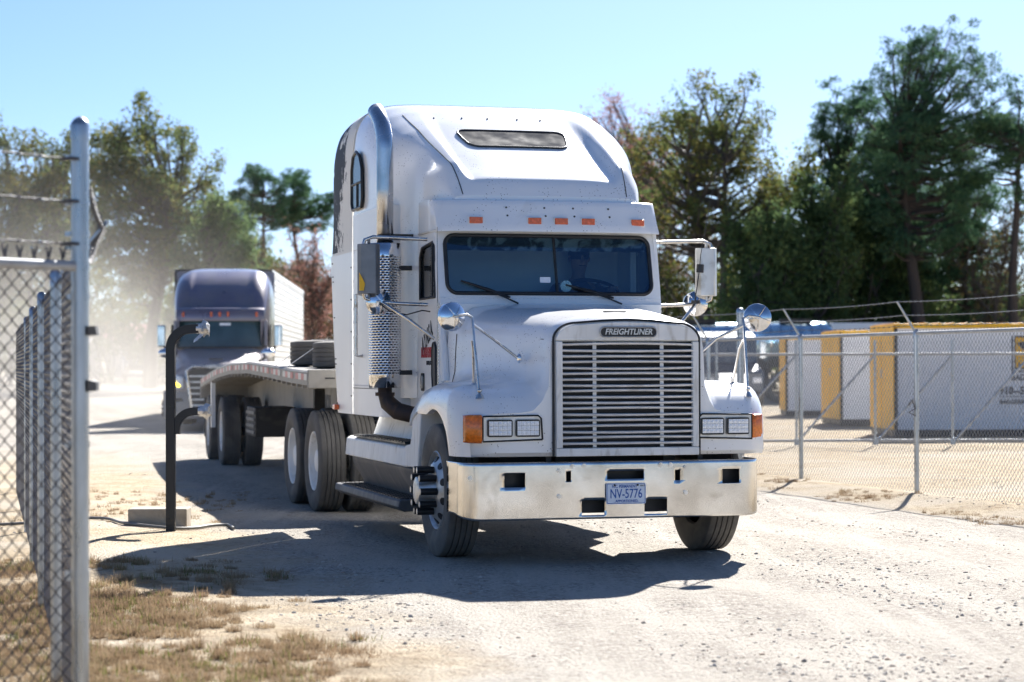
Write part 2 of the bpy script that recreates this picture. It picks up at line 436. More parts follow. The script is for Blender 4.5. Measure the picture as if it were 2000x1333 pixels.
def ground_material(m):
    nt = m.node_tree; N = nt.nodes; L = nt.links; b = N['Principled BSDF']
    tc = N.new('ShaderNodeTexCoord'); P = tc.outputs['Object']
    sep = N.new('ShaderNodeSeparateXYZ'); L.new(P, sep.inputs[0])
    def noise(sc, det=5, rough=0.55, scale=None, dist=0):
        n = N.new('ShaderNodeTexNoise'); n.inputs['Scale'].default_value = sc; n.inputs['Detail'].default_value = det; n.inputs['Roughness'].default_value = rough
        n.inputs['Distortion'].default_value = dist
        if scale:
            mp = N.new('ShaderNodeMapping'); mp.inputs['Scale'].default_value = scale; mp.inputs['Rotation'].default_value = (0, 0, R(15)); L.new(P, mp.inputs[0]); L.new(mp.outputs[0], n.inputs['Vector'])
        else: L.new(P, n.inputs['Vector'])
        return n.outputs['Fac']
    def mr(f, a, c, lo=0.0, hi=1.0):
        n = N.new('ShaderNodeMapRange'); n.inputs[1].default_value = a; n.inputs[2].default_value = c; n.inputs[3].default_value = lo; n.inputs[4].default_value = hi; L.new(f, n.inputs[0]); return n.outputs[0]
    def mth(op, a, c):
        n = N.new('ShaderNodeMath'); n.operation = op
        for i, q in enumerate((a, c)):
            if isinstance(q, (int, float)): n.inputs[i].default_value = q
            else: L.new(q, n.inputs[i])
        return n.outputs[0]
    def mix(f, a, c):
        n = N.new('ShaderNodeMix'); n.data_type = 'RGBA'
        if isinstance(f, (int, float)): n.inputs[0].default_value = f
        else: L.new(f, n.inputs[0])
        for i, q in ((6, a), (7, c)):
            if isinstance(q, tuple): n.inputs[i].default_value = (*q, 1)
            else: L.new(q, n.inputs[i])
        return n.outputs[2]
    # crushed-stone road
    v = N.new('ShaderNodeTexVoronoi'); v.inputs['Scale'].default_value = 42; L.new(P, v.inputs['Vector'])
    v2 = N.new('ShaderNodeTexVoronoi'); v2.inputs['Scale'].default_value = 80; L.new(P, v2.inputs['Vector'])
    sepc = N.new('ShaderNodeSeparateColor'); L.new(v.outputs['Color'], sepc.inputs[0])
    sepd = N.new('ShaderNodeSeparateColor'); L.new(v2.outputs['Color'], sepd.inputs[0])
    stone = mix(mr(sepc.outputs[0], 0, 1), (0.30, 0.265, 0.22), (0.51, 0.465, 0.40))
    fine = mix(mr(sepd.outputs[0], 0, 1), (0.38, 0.34, 0.285), (0.52, 0.475, 0.405))
    tu = mth('ADD', mth('ADD', sep.outputs['X'], mth('MULTIPLY', sep.outputs['Y'], 0.272)), mth('MULTIPLY', noise(0.35, 3), 0.9))
    wave = mth('SINE', mth('MULTIPLY', tu, 5.7), 0.0)
    lane = mr(wave, -0.2, 0.9, -0.11, 0.10)
    packed = mr(mth('ADD', noise(0.75, 5, 0.6, (1.6, 0.35, 1), 0.4), lane), 0.40, 0.56)
    road = mix(packed, stone, mix(0.30, fine, (0.52, 0.475, 0.41)))
    dark = mth('MULTIPLY', mr(sepc.outputs[1], 0.72, 0.9), mr(noise(0.9, 4, 0.6), 0.42, 0.62))
    road = mix(mth('MULTIPLY', dark, 0.85), road, (0.20, 0.175, 0.15))
    streak = mr(noise(1.1, 4, 0.6, (5.0, 0.25, 1)), 0.5, 0.72)
    road = mix(mth('MULTIPLY', streak, 0.5), road, (0.57, 0.525, 0.455))
    # sandy verge
    sand = mix(mr(noise(2.2, 6), 0.3, 0.7), (0.45, 0.345, 0.22), (0.60, 0.50, 0.35))
    sand = mix(mr(noise(11, 5), 0.52, 0.70), sand, (0.27, 0.185, 0.105))
    sand = mix(mr(noise(0.5, 4), 0.45, 0.65), sand, (0.56, 0.48, 0.37))
    # where the verge is: left of the left edge, right of the right edge
    wob = mr(noise(0.8, 5, 0.6), 0, 1, -0.9, 0.9)
    lx = mth('ADD', mth('ADD', sep.outputs['X'], mth('MULTIPLY', sep.outputs['Y'], 0.235)), wob)
    left = mr(lx, 2.35, 1.55)
    rx = mth('ADD', mth('ADD', sep.outputs['X'], mth('MULTIPLY', sep.outputs['Y'], 0.290)), mth('MULTIPLY', wob, 0.45))
    right = mr(rx, 9.95, 10.55)
    near = mth('MULTIPLY', mr(sep.outputs['Y'], 28, 40, 1, 0.0), left)
    right = mth('MULTIPLY', right, mr(sep.outputs['Y'], 10, 14))
    verge = mth('MAXIMUM', near, mth('MULTIPLY', right, mr(sep.outputs['Y'], 45, 75, 1, 0.6)))
    # soil under the dry grass close by
    grassy = mth('MULTIPLY', mth('MULTIPLY', left, mr(sep.outputs['Y'], 16.0, 14.5)), mr(noise(2.6, 5), 0.40, 0.60))
    col = mix(verge, road, sand)
    col = mix(mth('MULTIPLY', grassy, 0.55), col, (0.22, 0.17, 0.11))
    L.new(col, b.inputs['Base Color']); b.inputs['Roughness'].default_value = 0.95; b.inputs['Specular IOR Level'].default_value = 0.15
    hgt = mth('ADD', mth('MULTIPLY', v.outputs['Distance'], -0.9), mth('MULTIPLY', noise(28, 6, 0.7), 1.3))
    hgt = mth('ADD', hgt, mth('MULTIPLY', noise(5, 5), 1.6))
    bp = N.new('ShaderNodeBump'); bp.inputs['Strength'].default_value = 0.8; bp.inputs['Distance'].default_value = 0.03
    L.new(hgt, bp.inputs['Height']); L.new(bp.outputs[0], b.inputs['Normal'])
ground_material(gm)
ground = fastmesh('ground', np.stack([X.ravel(), Y.ravel(), Z.ravel()], 1), F, gm, smooth=True)
tag(ground, 'pale crushed stone yard road with sandy verges', 'ground', kind='structure')

# ================================================================== trees
M['bark'] = mat('pine_bark', (0.048, 0.036, 0.029), 0.9, var=(4, 0.3), bump=(14, 0.6), vscale=(1, 1, 0.3))
M['greybark'] = mat('grey_bark', (0.075, 0.064, 0.055), 0.9, var=(4, 0.3), bump=(14, 0.5), vscale=(1, 1, 0.3))
M['pine'] = leafmat('pine_needles', (0.042, 0.095, 0.058), (0.074, 0.148, 0.080), (0.14, 0.205, 0.095), 0.40, 0.5)
M['everg'] = leafmat('broad_evergreen_leaves', (0.060, 0.105, 0.052), (0.105, 0.165, 0.070), (0.21, 0.245, 0.08), 0.48, 0.38)
M['olive'] = leafmat('olive_autumn_leaves', (0.065, 0.11, 0.045), (0.13, 0.16, 0.058), (0.25, 0.185, 0.05), 0.5)
M['yellowgreen'] = leafmat('yellow_green_leaves', (0.08, 0.11, 0.025), (0.15, 0.165, 0.035), (0.24, 0.20, 0.04), 0.5)
M['redbud'] = leafmat('reddish_bud_twigs', (0.24, 0.11, 0.09), (0.34, 0.18, 0.15), (0.42, 0.27, 0.21), 0.45)
M['brownscrub'] = leafmat('brown_scrub', (0.10, 0.075, 0.045), (0.15, 0.115, 0.06), (0.19, 0.16, 0.07), 0.4)

def limb_path(p0, d0, L_, k, wob, up, rg):
    """a wandering limb: k points"""
    p = np.array(p0, float); d = np.array(d0, float); d /= np.linalg.norm(d); out = [p.copy()]
    for i in range(k-1):
        d = d + rg.normal(0, wob, 3) + np.array([0, 0, up]); d /= np.linalg.norm(d)
        p = p + d*L_/(k-1); out.append(p.copy())
    return np.array(out)
def leaf_cloud(centres, radii, n, size, rg, asp=0.55, flat=1.0):
    """n small leaf quads round each centre"""
    c = np.repeat(centres, n, 0); r = np.repeat(radii, n)
    off = rg.normal(0, 1, (len(c), 3)); off /= np.linalg.norm(off, axis=1, keepdims=True)
    off *= (rg.random((len(c), 1))**0.45)*r[:, None]; off[:, 2] *= flat
    c = c + off
    a = rg.normal(0, 1, (len(c), 3)); a /= np.linalg.norm(a, axis=1, keepdims=True)
    b = rg.normal(0, 1, (len(c), 3)); b -= a*(a*b).sum(1, keepdims=True); b /= np.linalg.norm(b, axis=1, keepdims=True)
    s = size*(0.45 + 1.1*rg.random((len(c), 1))**1.6)
    a *= s; b *= s*asp
    V = np.stack([c-a, c+b*0.9, c+a, c-b*0.9], 1).reshape(-1, 3)
    return V
def make_tree(name, label, loc, h, seed, style, cat='tree', group=None, rot=0.0, leafm='olive', barkm='greybark', cr=3.0, base=0.25, dens=1.0, trunk_r=0.2, lean=0.0, leaf=0.13, spread=None):
    rg = np.random.default_rng(seed)
    root = thing(name, label, cat, (loc[0], loc[1], gz(loc[0], loc[1]) - 0.1), rot, group)
    tb = MB(); cents = []; rads = []
    if style == 'pine':
        tp = limb_path((0, 0, 0), (lean, 0, 1), h*0.97, 12, 0.035, 0.06, rg)
        tb.tube(tp, np.linspace(trunk_r, trunk_r*0.18, 12), 9)
        nb = int(27*dens)
        for i in range(nb):
            f = base + (1-base)*((i+rg.random())/nb)
            q = f*11; k = min(int(q), 10); p = tp[k] + (tp[k+1]-tp[k])*(q-k)
            t = (f-base)/(1-base)
            prof = interp(t, [0, 0.12, 0.45, 0.7, 0.88, 1.0], [0.60, 0.85, 1.0, 0.95, 0.72, 0.30])
            L_ = cr*prof*(0.65+0.55*rg.random())
            az = rg.random()*2*math.pi
            lp = limb_path(p, (math.cos(az), math.sin(az), 0.10+0.35*t), L_, 6, 0.16, 0.07, rg)
            tb.tube(lp, np.linspace(trunk_r*0.30*(1-0.6*t), 0.02, 6), 5)
            for j in range(2, 6):
                for _ in range(3 + (j > 3)*2):
                    s_ = limb_path(lp[j], rg.normal(0, 1, 3)+np.array([0, 0, 0.5]), L_*0.30*rg.random()+0.25, 3, 0.2, 0.05, rg)
                    cents.append(s_[-1]); rads.append(0.34+0.30*rg.random())
        for _ in range(5): cents.append(tp[-1]+rg.normal(0, 0.3, 3)-np.array([0, 0, 0.3])); rads.append(0.5)
        for q in (9, 10):
            for _ in range(7): cents.append(tp[q]+rg.normal(0, 0.55, 3)); rads.append(0.5)
        V = leaf_cloud(np.array(cents), np.array(rads)*0.95, 52, leaf*0.72, rg, 0.24, 0.62)
    elif style == 'broad':
        nst = 1 if base > 0.2 else 3
        ends = []
        for s_ in range(nst):
            az = rg.random()*2*math.pi
            tp = limb_path((0, 0, 0), (lean+0.12*math.cos(az)*(nst > 1), 0.12*math.sin(az)*(nst > 1), 1), h*0.55, 7, 0.06, 0.05, rg)
            tr = trunk_r*(1 if nst == 1 else 0.7)
            tb.tube(tp, np.linspace(tr, tr*0.55, 7), 9)
            n1 = int(9*dens/nst**0.5)+2
            for i in range(n1):
                f = max(base, 0.22) + (1-max(base, 0.22))*((i+rg.random())/n1)
                q = f*6; k = min(int(q), 5); p = tp[k]+(tp[k+1]-tp[k])*(q-k)
                az = rg.random()*2*math.pi; el_ = 0.5+1.1*f*rg.random()+0.35*f
                top = (h - p[2])
                L_ = min(cr*1.15, top*0.95)*(0.7+0.35*rg.random())
                lp = limb_path(p, (math.cos(az), math.sin(az), el_), L_, 6, 0.14, 0.10, rg)
                tb.tube(lp, np.linspace(tr*0.42, 0.035, 6), 6)
                for j in range(2, 6):
                    for _ in range(3):
                        s2 = limb_path(lp[j], rg.normal(0, 1, 3)+np.array([0, 0, 0.35]), L_*0.42*(0.5+0.6*rg.random()), 4, 0.22, 0.08, rg)
                        tb.tube(s2, np.linspace(0.035, 0.010, 4), 3, caps=False)
                        for e in s2[1:]:
                            cents.append(e); rads.append(0.30+0.35*rg.random())
                        ends.append(s2[-1])
        V = leaf_cloud(np.array(cents), np.array(rads), max(3, int(34*dens)), leaf*0.58, rg, 0.6, 0.9)
    elif style == 'bare':
        tp = limb_path((0, 0, 0), (lean, 0, 1), h*0.6, 7, 0.07, 0.05, rg)
        tb.tube(tp, np.linspace(trunk_r, trunk_r*0.4, 7), 8)
        for i in range(14):
            f = max(0.25, base) + (1-max(0.25, base))*((i+rg.random())/14)
            q = f*6; k = min(int(q), 5); p = tp[k]+(tp[k+1]-tp[k])*(q-k)
            az = rg.random()*2*math.pi
            lp = limb_path(p, (math.cos(az), math.sin(az), 0.9+rg.random()), min(cr*1.3, (h-p[2])*0.98)*(0.75+0.25*rg.random()), 6, 0.13, 0.13, rg)
            tb.tube(lp, np.linspace(trunk_r*0.35, 0.025, 6), 5)
            for j in range(1, 6):
                for _ in range(4):
                    s2 = limb_path(lp[j], rg.normal(0, 1, 3)+np.array([0, 0, 0.9]), cr*0.55*(0.5+0.6*rg.random()), 4, 0.18, 0.12, rg)
                    tb.tube(s2, np.linspace(0.034, 0.013, 4), 3, caps=False)
                    for e in s2[1:]: cents.append(e); rads.append(0.35)
        V = leaf_cloud(np.array(cents), np.array(rads), max(1, int(6*dens)), leaf, rg, 0.35, 1.0)
    elif style == 'dome':
        # crown filling an ellipsoid: limbs run from the trunk to clumps spread through it
        cz, rx, rz, ncl, npl, csize, flat, asp, lowf = spread
        nst = 1 if base > 0.2 else 3
        stems = []
        for s_ in range(nst):
            az = rg.random()*2*math.pi; k_ = 0.16*(nst > 1)
            tp = limb_path((0, 0, 0), (lean + k_*math.cos(az), k_*math.sin(az), 1), (cz + rz*(0.75 if lowf < 0.5 else 0.1)), 10, 0.05, 0.05, rg)
            tr = trunk_r*(1 if nst == 1 else 0.65); stems.append(tp)
            tb.tube(tp, np.linspace(tr, tr*0.30, 10), 9)
        for i in range(ncl):
            u = rg.normal(0, 1, 3); u /= np.linalg.norm(u); u *= rg.random()**0.33
            if u[2] < -lowf: u[2] = -lowf*rg.random()
            lob = 1 + 0.16*math.sin(3*math.atan2(u[1], u[0]) + seed) + 0.10*rg.normal()
            c_ = np.array([u[0]*rx*lob, u[1]*rx*lob, cz + u[2]*rz*(1+0.06*rg.normal())])
            tp = stems[i % nst]
            q = min(max((c_[2] - (0.45 if flat > 0.7 else 0.12)*np.hypot(c_[0], c_[1]) - 0.3)/max(tp[-1][2], 0.1)*9, 1.5), 8.9)
            k = int(q); p = tp[k]+(tp[k+1]-tp[k])*(q-k)
            mid = (p + c_)/2 + np.array([0, 0, -0.10*np.linalg.norm(c_-p)]) + rg.normal(0, 0.15, 3)
            m1 = (p*0.55+mid*0.45) + rg.normal(0, 0.08, 3); m2 = (c_*0.5+mid*0.5) + rg.normal(0, 0.10, 3)
            L_ = np.linalg.norm(c_-p)
            tb.tube([p, m1, mid, m2, c_], np.linspace(min(trunk_r*0.35, 0.03+0.035*L_), 0.014, 5), 5, caps=False)
            for _ in range(5):
                e = c_ + rg.normal(0, 0.5, 3)*csize
                tb.tube([m2 if rg.random() < 0.5 else c_, (c_+e)/2 + rg.normal(0, 0.08, 3), e], [0.016, 0.012, 0.006], 3, caps=False)
                cents.append(e); rads.append(csize*(0.45+0.4*rg.random()))
            cents.append(c_); rads.append(csize*(0.7+0.5*rg.random()))
        V = leaf_cloud(np.array(cents), np.array(rads), npl, leaf, rg, asp, flat)
    elif style == 'shrub':
        for i in range(7):
            az = rg.random()*2*math.pi
            lp = limb_path((0.5*rg.normal(), 0.5*rg.normal(), 0), (0.5*math.cos(az), 0.5*math.sin(az), 1), h*0.8, 5, 0.14, 0.05, rg)
            tb.tube(lp, np.linspace(trunk_r*0.5, 0.03, 5), 5)
        n_ = int(80*dens)
        u = rg.normal(0, 1, (n_, 3)); u /= np.linalg.norm(u, axis=1, keepdims=True); u *= rg.random((n_, 1))**0.4
        cents = np.stack([u[:, 0]*cr*(0.85+0.3*rg.random(n_)), u[:, 1]*cr*0.8, h*0.5 + u[:, 2]*h*0.5], 1)
        rads = 0.45+0.5*rg.random(n_)
        V = leaf_cloud(cents, rads, 90, leaf*0.66, rg, 0.6, 0.9)
    # grow the whole tree to its full height
    zmax = float(np.percentile(V[:, 2], 99.8)); sc_ = h/zmax
    V = V*np.array([0.5+0.5*sc_, 0.5+0.5*sc_, sc_]); tb.v = [(p[0]*(0.5+0.5*sc_), p[1]*(0.5+0.5*sc_), p[2]*sc_) for p in tb.v]
    tr_ = tb.build('trunk', M[barkm], root, 60, fixn=False)
    n4 = len(V)//4
    fastmesh('crown', V, np.arange(n4*4).reshape(n4, 4), M[leafm], root)
    return root
def at(px, d): return ((px-1000)/4118.0*d, d)
def hh(py, d): return 1.4635 + (717.6-py)/4118.0*d
PG = 'trees along the far side of the yard'
# right-hand wood
d = 92
make_tree('pine_tree', 'tallest pine with wide open crown above the yellow containers', at(1816, 92), hh(58, 92), 3, 'dome', group=PG, leafm='pine', barkm='bark', base=0.36, trunk_r=0.36, leaf=0.105, spread=(10.9, 3.25, 5.2, 165, 60, 0.64, 0.6, 0.26, 0.92))
make_tree('pine_tree', 'slender pine left of the tallest pine', at(1672, 96), hh(165, 96), 4, 'dome', group=PG, leafm='pine', barkm='bark', base=0.28, trunk_r=0.26, leaf=0.105, spread=(9.4, 2.0, 5.0, 80, 62, 0.58, 0.55, 0.26, 0.95))
make_tree('pine_tree', 'pine cut by the right edge of the picture', at(1985, 90), hh(165, 90), 5, 'dome', group=PG, leafm='pine', barkm='bark', base=0.55, trunk_r=0.28, leaf=0.105, spread=(11.0, 1.9, 2.6, 40, 62, 0.6, 0.5, 0.26, 0.8))
make_tree('pine_tree', 'dark pine with low branches between the two tall pines', at(1725, 100), hh(240, 100), 6, 'dome', group=PG, leafm='pine', barkm='bark', base=0.3, trunk_r=0.26, leaf=0.105, spread=(7.2, 2.2, 4.6, 90, 60, 0.62, 0.55, 0.26, 0.95))
make_tree('pine_tree', 'short pine under the right side of the tallest pine', at(1880, 97), hh(330, 97), 7, 'dome', group=PG, leafm='pine', barkm='bark', base=0.3, trunk_r=0.2, leaf=0.105, spread=(6.4, 2.7, 3.8, 95, 60, 0.62, 0.55, 0.26, 0.95))
make_tree('broadleaf_tree', 'open olive and ochre tree with dark leaning stems right of the truck roof', at(1392, 95), hh(148, 95), 18, 'dome', group=PG, leafm='olive', base=0.12, trunk_r=0.42, leaf=0.085, spread=(10.6, 3.5, 4.1, 120, 26, 0.62, 0.9, 0.6, 0.8))
make_tree('broadleaf_tree', 'thin yellow green tree between the olive tree and the pines', at(1535, 99), hh(290, 99), 19, 'broad', group=PG, leafm='yellowgreen', cr=2.0, base=0.25, dens=0.65, trunk_r=0.16, leaf=0.12)
make_tree('bare_tree', 'leafless reddish tree rising beside the truck roof', at(1205, 108), hh(195, 108), 20, 'dome', group=PG, leafm='redbud', base=0.1, trunk_r=0.22, leaf=0.07, spread=(11.2, 2.7, 4.0, 120, 18, 0.62, 0.9, 0.4, 0.9))
make_tree('bare_tree', 'second reddish leafless tree in front of the olive tree', at(1290, 104), hh(330, 104), 21, 'dome', group=PG, leafm='redbud', base=0.1, trunk_r=0.2, leaf=0.06, spread=(7.6, 2.0, 3.4, 80, 12, 0.6, 0.9, 0.4, 0.9))
make_tree('broadleaf_tree', 'dark green rounded tree behind the reddish trees', at(1262, 116), hh(212, 116), 22, 'broad', group=PG, leafm='everg', cr=2.9, base=0.25, dens=1.2, trunk_r=0.3, leaf=0.15)
make_tree('broadleaf_tree', 'dense dark evergreen in front of the slender pine', at(1590, 93), hh(330, 93), 23, 'broad', group=PG, leafm='everg', cr=2.5, base=0.15, dens=1.1, trunk_r=0.25, leaf=0.15)
make_tree('broadleaf_tree', 'dark evergreen with glossy leaves below the olive tree', at(1490, 91), hh(410, 91), 24, 'broad', group=PG, leafm='everg', cr=2.2, base=0.15, dens=1.0, trunk_r=0.2, leaf=0.14)
make_tree('broadleaf_tree', 'dark evergreen filling the gap beside the tallest pine trunk', at(1745, 95), hh(420, 95), 25, 'broad', group=PG, leafm='everg', cr=2.3, base=0.15, dens=1.0, trunk_r=0.2, leaf=0.14)
make_tree('bare_tree', 'spindly bare tree with brown vines near the right edge', at(1945, 94), hh(370, 94), 26, 'bare', group=PG, leafm='brownscrub', cr=2.2, base=0.2, dens=0.5, trunk_r=0.12, leaf=0.09)
make_tree('bare_tree', 'pale leaning bare stems beside the olive tree', at(1470, 94), hh(300, 94), 27, 'bare', group=PG, leafm='yellowgreen', cr=2.0, base=0.3, dens=0.5, trunk_r=0.13, leaf=0.10, lean=0.15)
SG = 'understorey shrubs along the wood'
k = 0
SH = [(1320, 100, 470, 2.6, 'olive', 'olive shrub behind the truck mirror'), (1375, 104, 440, 2.4, 'brownscrub', 'brown scrub under the olive tree'), (1440, 97, 480, 2.2, 'yellowgreen', 'yellow green shrub right of the dark stems'),
      (1500, 101, 455, 2.6, 'everg', 'dark shrub behind the blue tank'), (1570, 97, 440, 2.6, 'everg', 'dark shrub behind the second tank'), (1640, 102, 430, 2.6, 'everg', 'dark shrub above the nearest yellow end'), (1700, 98, 470, 2.3, 'everg', 'dark shrub under the slender pine'),
      (1770, 103, 440, 2.6, 'everg', 'dark shrub behind the tallest pine trunk'), (1850, 99, 500, 2.4, 'everg', 'dark shrub right of the tallest pine trunk'), (1915, 104, 520, 2.2, 'brownscrub', 'brown vine thicket near the right edge'), (1985, 98, 545, 2.4, 'everg', 'low dark shrub at the right edge'),
      (1245, 106, 450, 2.4, 'brownscrub', 'brown scrub hidden behind the truck cab'), (1900, 110, 570, 2.6, 'everg', 'low evergreen bush far behind the vine thicket'), (1600, 112, 480, 3.0, 'everg', 'broad bush deep in the wood')]
for px_, d_, py_, cr_, lm, lab in SH:
    make_tree('shrub', lab, at(px_, d_), hh(py_, d_), 40+k, 'shrub', cat='shrub', group=SG, leafm=lm, cr=cr_, dens=1.0, trunk_r=0.12, leaf=0.14); k += 1
# left-hand trees
LG = 'trees at the back of the yard behind the dust'
make_tree('broadleaf_tree', 'large olive green oak behind the dust left of the second truck', at(292, 108), hh(198, 108), 31, 'dome', group=LG, leafm='olive', base=0.24, trunk_r=0.42, leaf=0.10, spread=(10.0, 3.55, 5.2, 150, 34, 0.72, 0.9, 0.6, 0.95))
make_tree('broadleaf_tree', 'ochre tree left of the gate post', at(75, 106), hh(262, 106), 32, 'dome', group=LG, leafm='olive', base=0.12, trunk_r=0.22, leaf=0.10, spread=(8.6, 2.0, 4.3, 70, 24, 0.6, 0.9, 0.6, 0.9))
make_tree('broadleaf_tree', 'tree cut by the left edge of the picture', at(-25, 104), hh(250, 104), 33, 'broad', group=LG, leafm='olive', cr=3.0, base=0.12, dens=1.0, trunk_r=0.25, leaf=0.13)
make_tree('broadleaf_tree', 'rounded green tree just behind the gate post', at(150, 112), hh(272, 112), 34, 'dome', group=LG, leafm='olive', base=0.22, trunk_r=0.25, leaf=0.10, spread=(8.8, 1.8, 4.4, 60, 28, 0.6, 0.9, 0.6, 0.9))
make_tree('broadleaf_tree', 'dark evergreen on the right flank of the oak', at(402, 105), hh(395, 105), 35, 'broad', group=LG, leafm='everg', cr=2.2, base=0.2, dens=1.1, trunk_r=0.25, leaf=0.14)
make_tree('pine_tree', 'distant pine above the second truck', at(512, 145), hh(338, 145), 36, 'dome', group=LG, leafm='pine', barkm='bark', base=0.58, trunk_r=0.25, leaf=0.13, spread=(12.3, 2.3, 2.5, 44, 50, 0.62, 0.5, 0.26, 0.7))
make_tree('pine_tree', 'distant pine nearest the white sleeper', at(596, 148), hh(352, 148), 37, 'dome', group=LG, leafm='pine', barkm='bark', base=0.58, trunk_r=0.25, leaf=0.13, spread=(11.9, 2.2, 2.4, 42, 50, 0.62, 0.5, 0.26, 0.7))
make_tree('pine_tree', 'small distant pine between the oak and the two pines', at(455, 150), hh(440, 150), 38, 'pine', group=LG, leafm='pine', barkm='bark', cr=2.0, base=0.3, dens=1.0, trunk_r=0.2, leaf=0.18)
make_tree('bare_tree', 'reddish bare tree above the box trailer', at(612, 112), hh(455, 112), 39, 'bare', group=LG, leafm='redbud', cr=2.4, base=0.2, dens=1.0, trunk_r=0.15, leaf=0.09)
make_tree('bare_tree', 'brown bare tree behind the second truck roof', at(548, 118), hh(470, 118), 40, 'bare', group=LG, leafm='brownscrub', cr=2.4, base=0.2, dens=1.0, trunk_r=0.15, leaf=0.09)
for px_, d_, py_, cr_, lm, lab in [(500, 128, 505, 3.2, 'olive', 'olive shrub behind the second truck'), (420, 122, 520, 2.8, 'olive', 'shrub right of the oak trunk'), (590, 130, 520, 3.0, 'brownscrub', 'brown scrub beside the white sleeper'), (660, 126, 560, 3.0, 'brownscrub', 'brown scrub hidden by the white sleeper'),
      (20, 116, 500, 3.2, 'olive', 'olive shrub behind the chain link panel'), (105, 120, 480, 3.0, 'olive', 'pale shrub left of the gate post'), (215, 124, 510, 2.8, 'olive', 'shrub right of the gate post behind the dust'), (340, 126, 520, 2.8, 'olive', 'shrub behind the oak')]:
    make_tree('shrub', lab, at(px_, d_), hh(py_, d_), 60+k, 'shrub', cat='shrub', group=SG, leafm=lm, cr=cr_, dens=0.9, trunk_r=0.12, leaf=0.16); k += 1
# far woodland closing the view
rg = np.random.default_rng(77)
nw_ = 3200
cx = rg.uniform(-95, 95, nw_); cy = 185 + rg.uniform(-8, 22, nw_)
top_ = 7.5 + 2.2*np.sin(cx*0.21) + 1.5*np.sin(cx*0.53+1) + 0.9*np.sin(cx*1.3+2)
cz = 0.7 + rg.random(nw_)**0.8*top_
V = leaf_cloud(np.stack([cx, cy, cz], 1), 0.8+0.7*rg.random(nw_), 26, 0.26, rg, 0.6)
fw_ = fastmesh('far_woods', V, np.arange(len(V)).reshape(-1, 4), M['olive'])
tag(fw_, 'low far-off woodland closing the view behind the yard', 'woods', kind='stuff')
# ================================================================== chain-link fences
def chainlink(name, P0, P1, zb, zt, parent, m, r=0.0022, w=0.072, knuckle=True, ofs=0.0):
    """woven zigzag wires between ground points P0 and P1"""
    P0 = np.array(P0, float); P1 = np.array(P1, float); Ld = np.linalg.norm(P1-P0); d = (P1-P0)/Ld; nrm = np.array([-d[1], d[0]])
    nw = int(Ld/(w/2)); nz = int((zt-zb)/(w/2))+1
    z = zb + np.arange(nz)*(w/2)
    kk, jj = np.meshgrid(np.arange(nw), np.arange(nz), indexing='ij')
    u = (kk + ((jj+kk) % 2))*(w/2)
    off = np.where((jj+kk) % 2 == 0, r*1.1, -r*1.1) + ofs
    cx = P0[0] + d[0]*u + nrm[0]*off; cy = P0[1] + d[1]*u + nrm[1]*off; cz = np.broadcast_to(z[jj], u.shape)
    zz = np.array([math.sin(R(a)) for a in (90, 210, 330)])*r; uu = np.array([math.cos(R(a)) for a in (90, 210, 330)])*r
    # ring of three points: along the fence and across it
    V = np.stack([np.stack([cx + d[0]*uu[i] + nrm[0]*zz[i], cy + d[1]*uu[i] + nrm[1]*zz[i], cz], -1) for i in range(3)], 2)   # nw,nz,3,3
    base = (np.arange(nw*nz).reshape(nw, nz)*3)
    Fs = []
    for i in range(3):
        j = (i+1) % 3
        Fs.append(np.stack([base[:, :-1]+i, base[:, :-1]+j, base[:, 1:]+j, base[:, 1:]+i], -1).reshape(-1, 4))
    V = V.reshape(-1, 3); F_ = np.concatenate(Fs)
    if knuckle:   # twisted barbs along the top edge
        tops = np.stack([cx[:, -1], cy[:, -1], cz[:, -1]], -1)
        ex = []; n0 = len(V)
        fx = []
        for i, t in enumerate(tops):
            for s_ in (-1, 1):
                e = t + np.array([d[0]*s_*0.014, d[1]*s_*0.014, 0.045])
                q = n0 + len(ex)
                ex += [t + np.array([d[0]*r, d[1]*r, 0]), t - np.array([d[0]*r, d[1]*r, 0]), e - np.array([d[0]*r*0.6, d[1]*r*0.6, 0]), e + np.array([d[0]*r*0.6, d[1]*r*0.6, 0])]
                fx.append((q, q+1, q+2, q+3))
        V = np.concatenate([V, np.array(ex)]); F_ = np.concatenate([F_, np.array(fx)])
    return fastmesh(name, V, F_, M[m], parent, smooth=False)
def barbed(name, pts, parent, m='wire', r=0.0022, sag=0.03, step=0.13):
    """two twisted strands with four-point barbs"""
    b = MB()
    for a, c in zip(pts[:-1], pts[1:]):
        a = Vector(a); c = Vector(c); L_ = (c-a).length; n = max(4, int(L_/0.035))
        t = (c-a).normalized(); s1 = t.cross(Vector((0, 0, 1))).normalized(); s2 = s1.cross(t)
        mid = [a + (c-a)*i/n - Vector((0, 0, sag*4*(i/n)*(1-i/n))) for i in range(n+1)]
        for ph in (0, math.pi):
            b.tube([p + (s1*math.cos(i*0.9+ph) + s2*math.sin(i*0.9+ph))*r*0.9 for i, p in enumerate(mid)], r, 4, caps=False)
        k = int(L_/step)
        for i in range(k):
            p = mid[min(n, int((i+0.5)/k*n))]
            b.tube([p - t*0.008, p + t*0.008], r*2.3, 5)
            for s_ in ((1, 1), (-1, 1), (1, -1), (-1, -1)):
                b.tube([p, p + s1*0.02*s_[0] + s2*0.02*s_[1] + t*0.006*s_[0]], [r*0.9, r*0.3], 3, caps=False)
    return b.build(name, M[m], parent, 0, fixn=False)
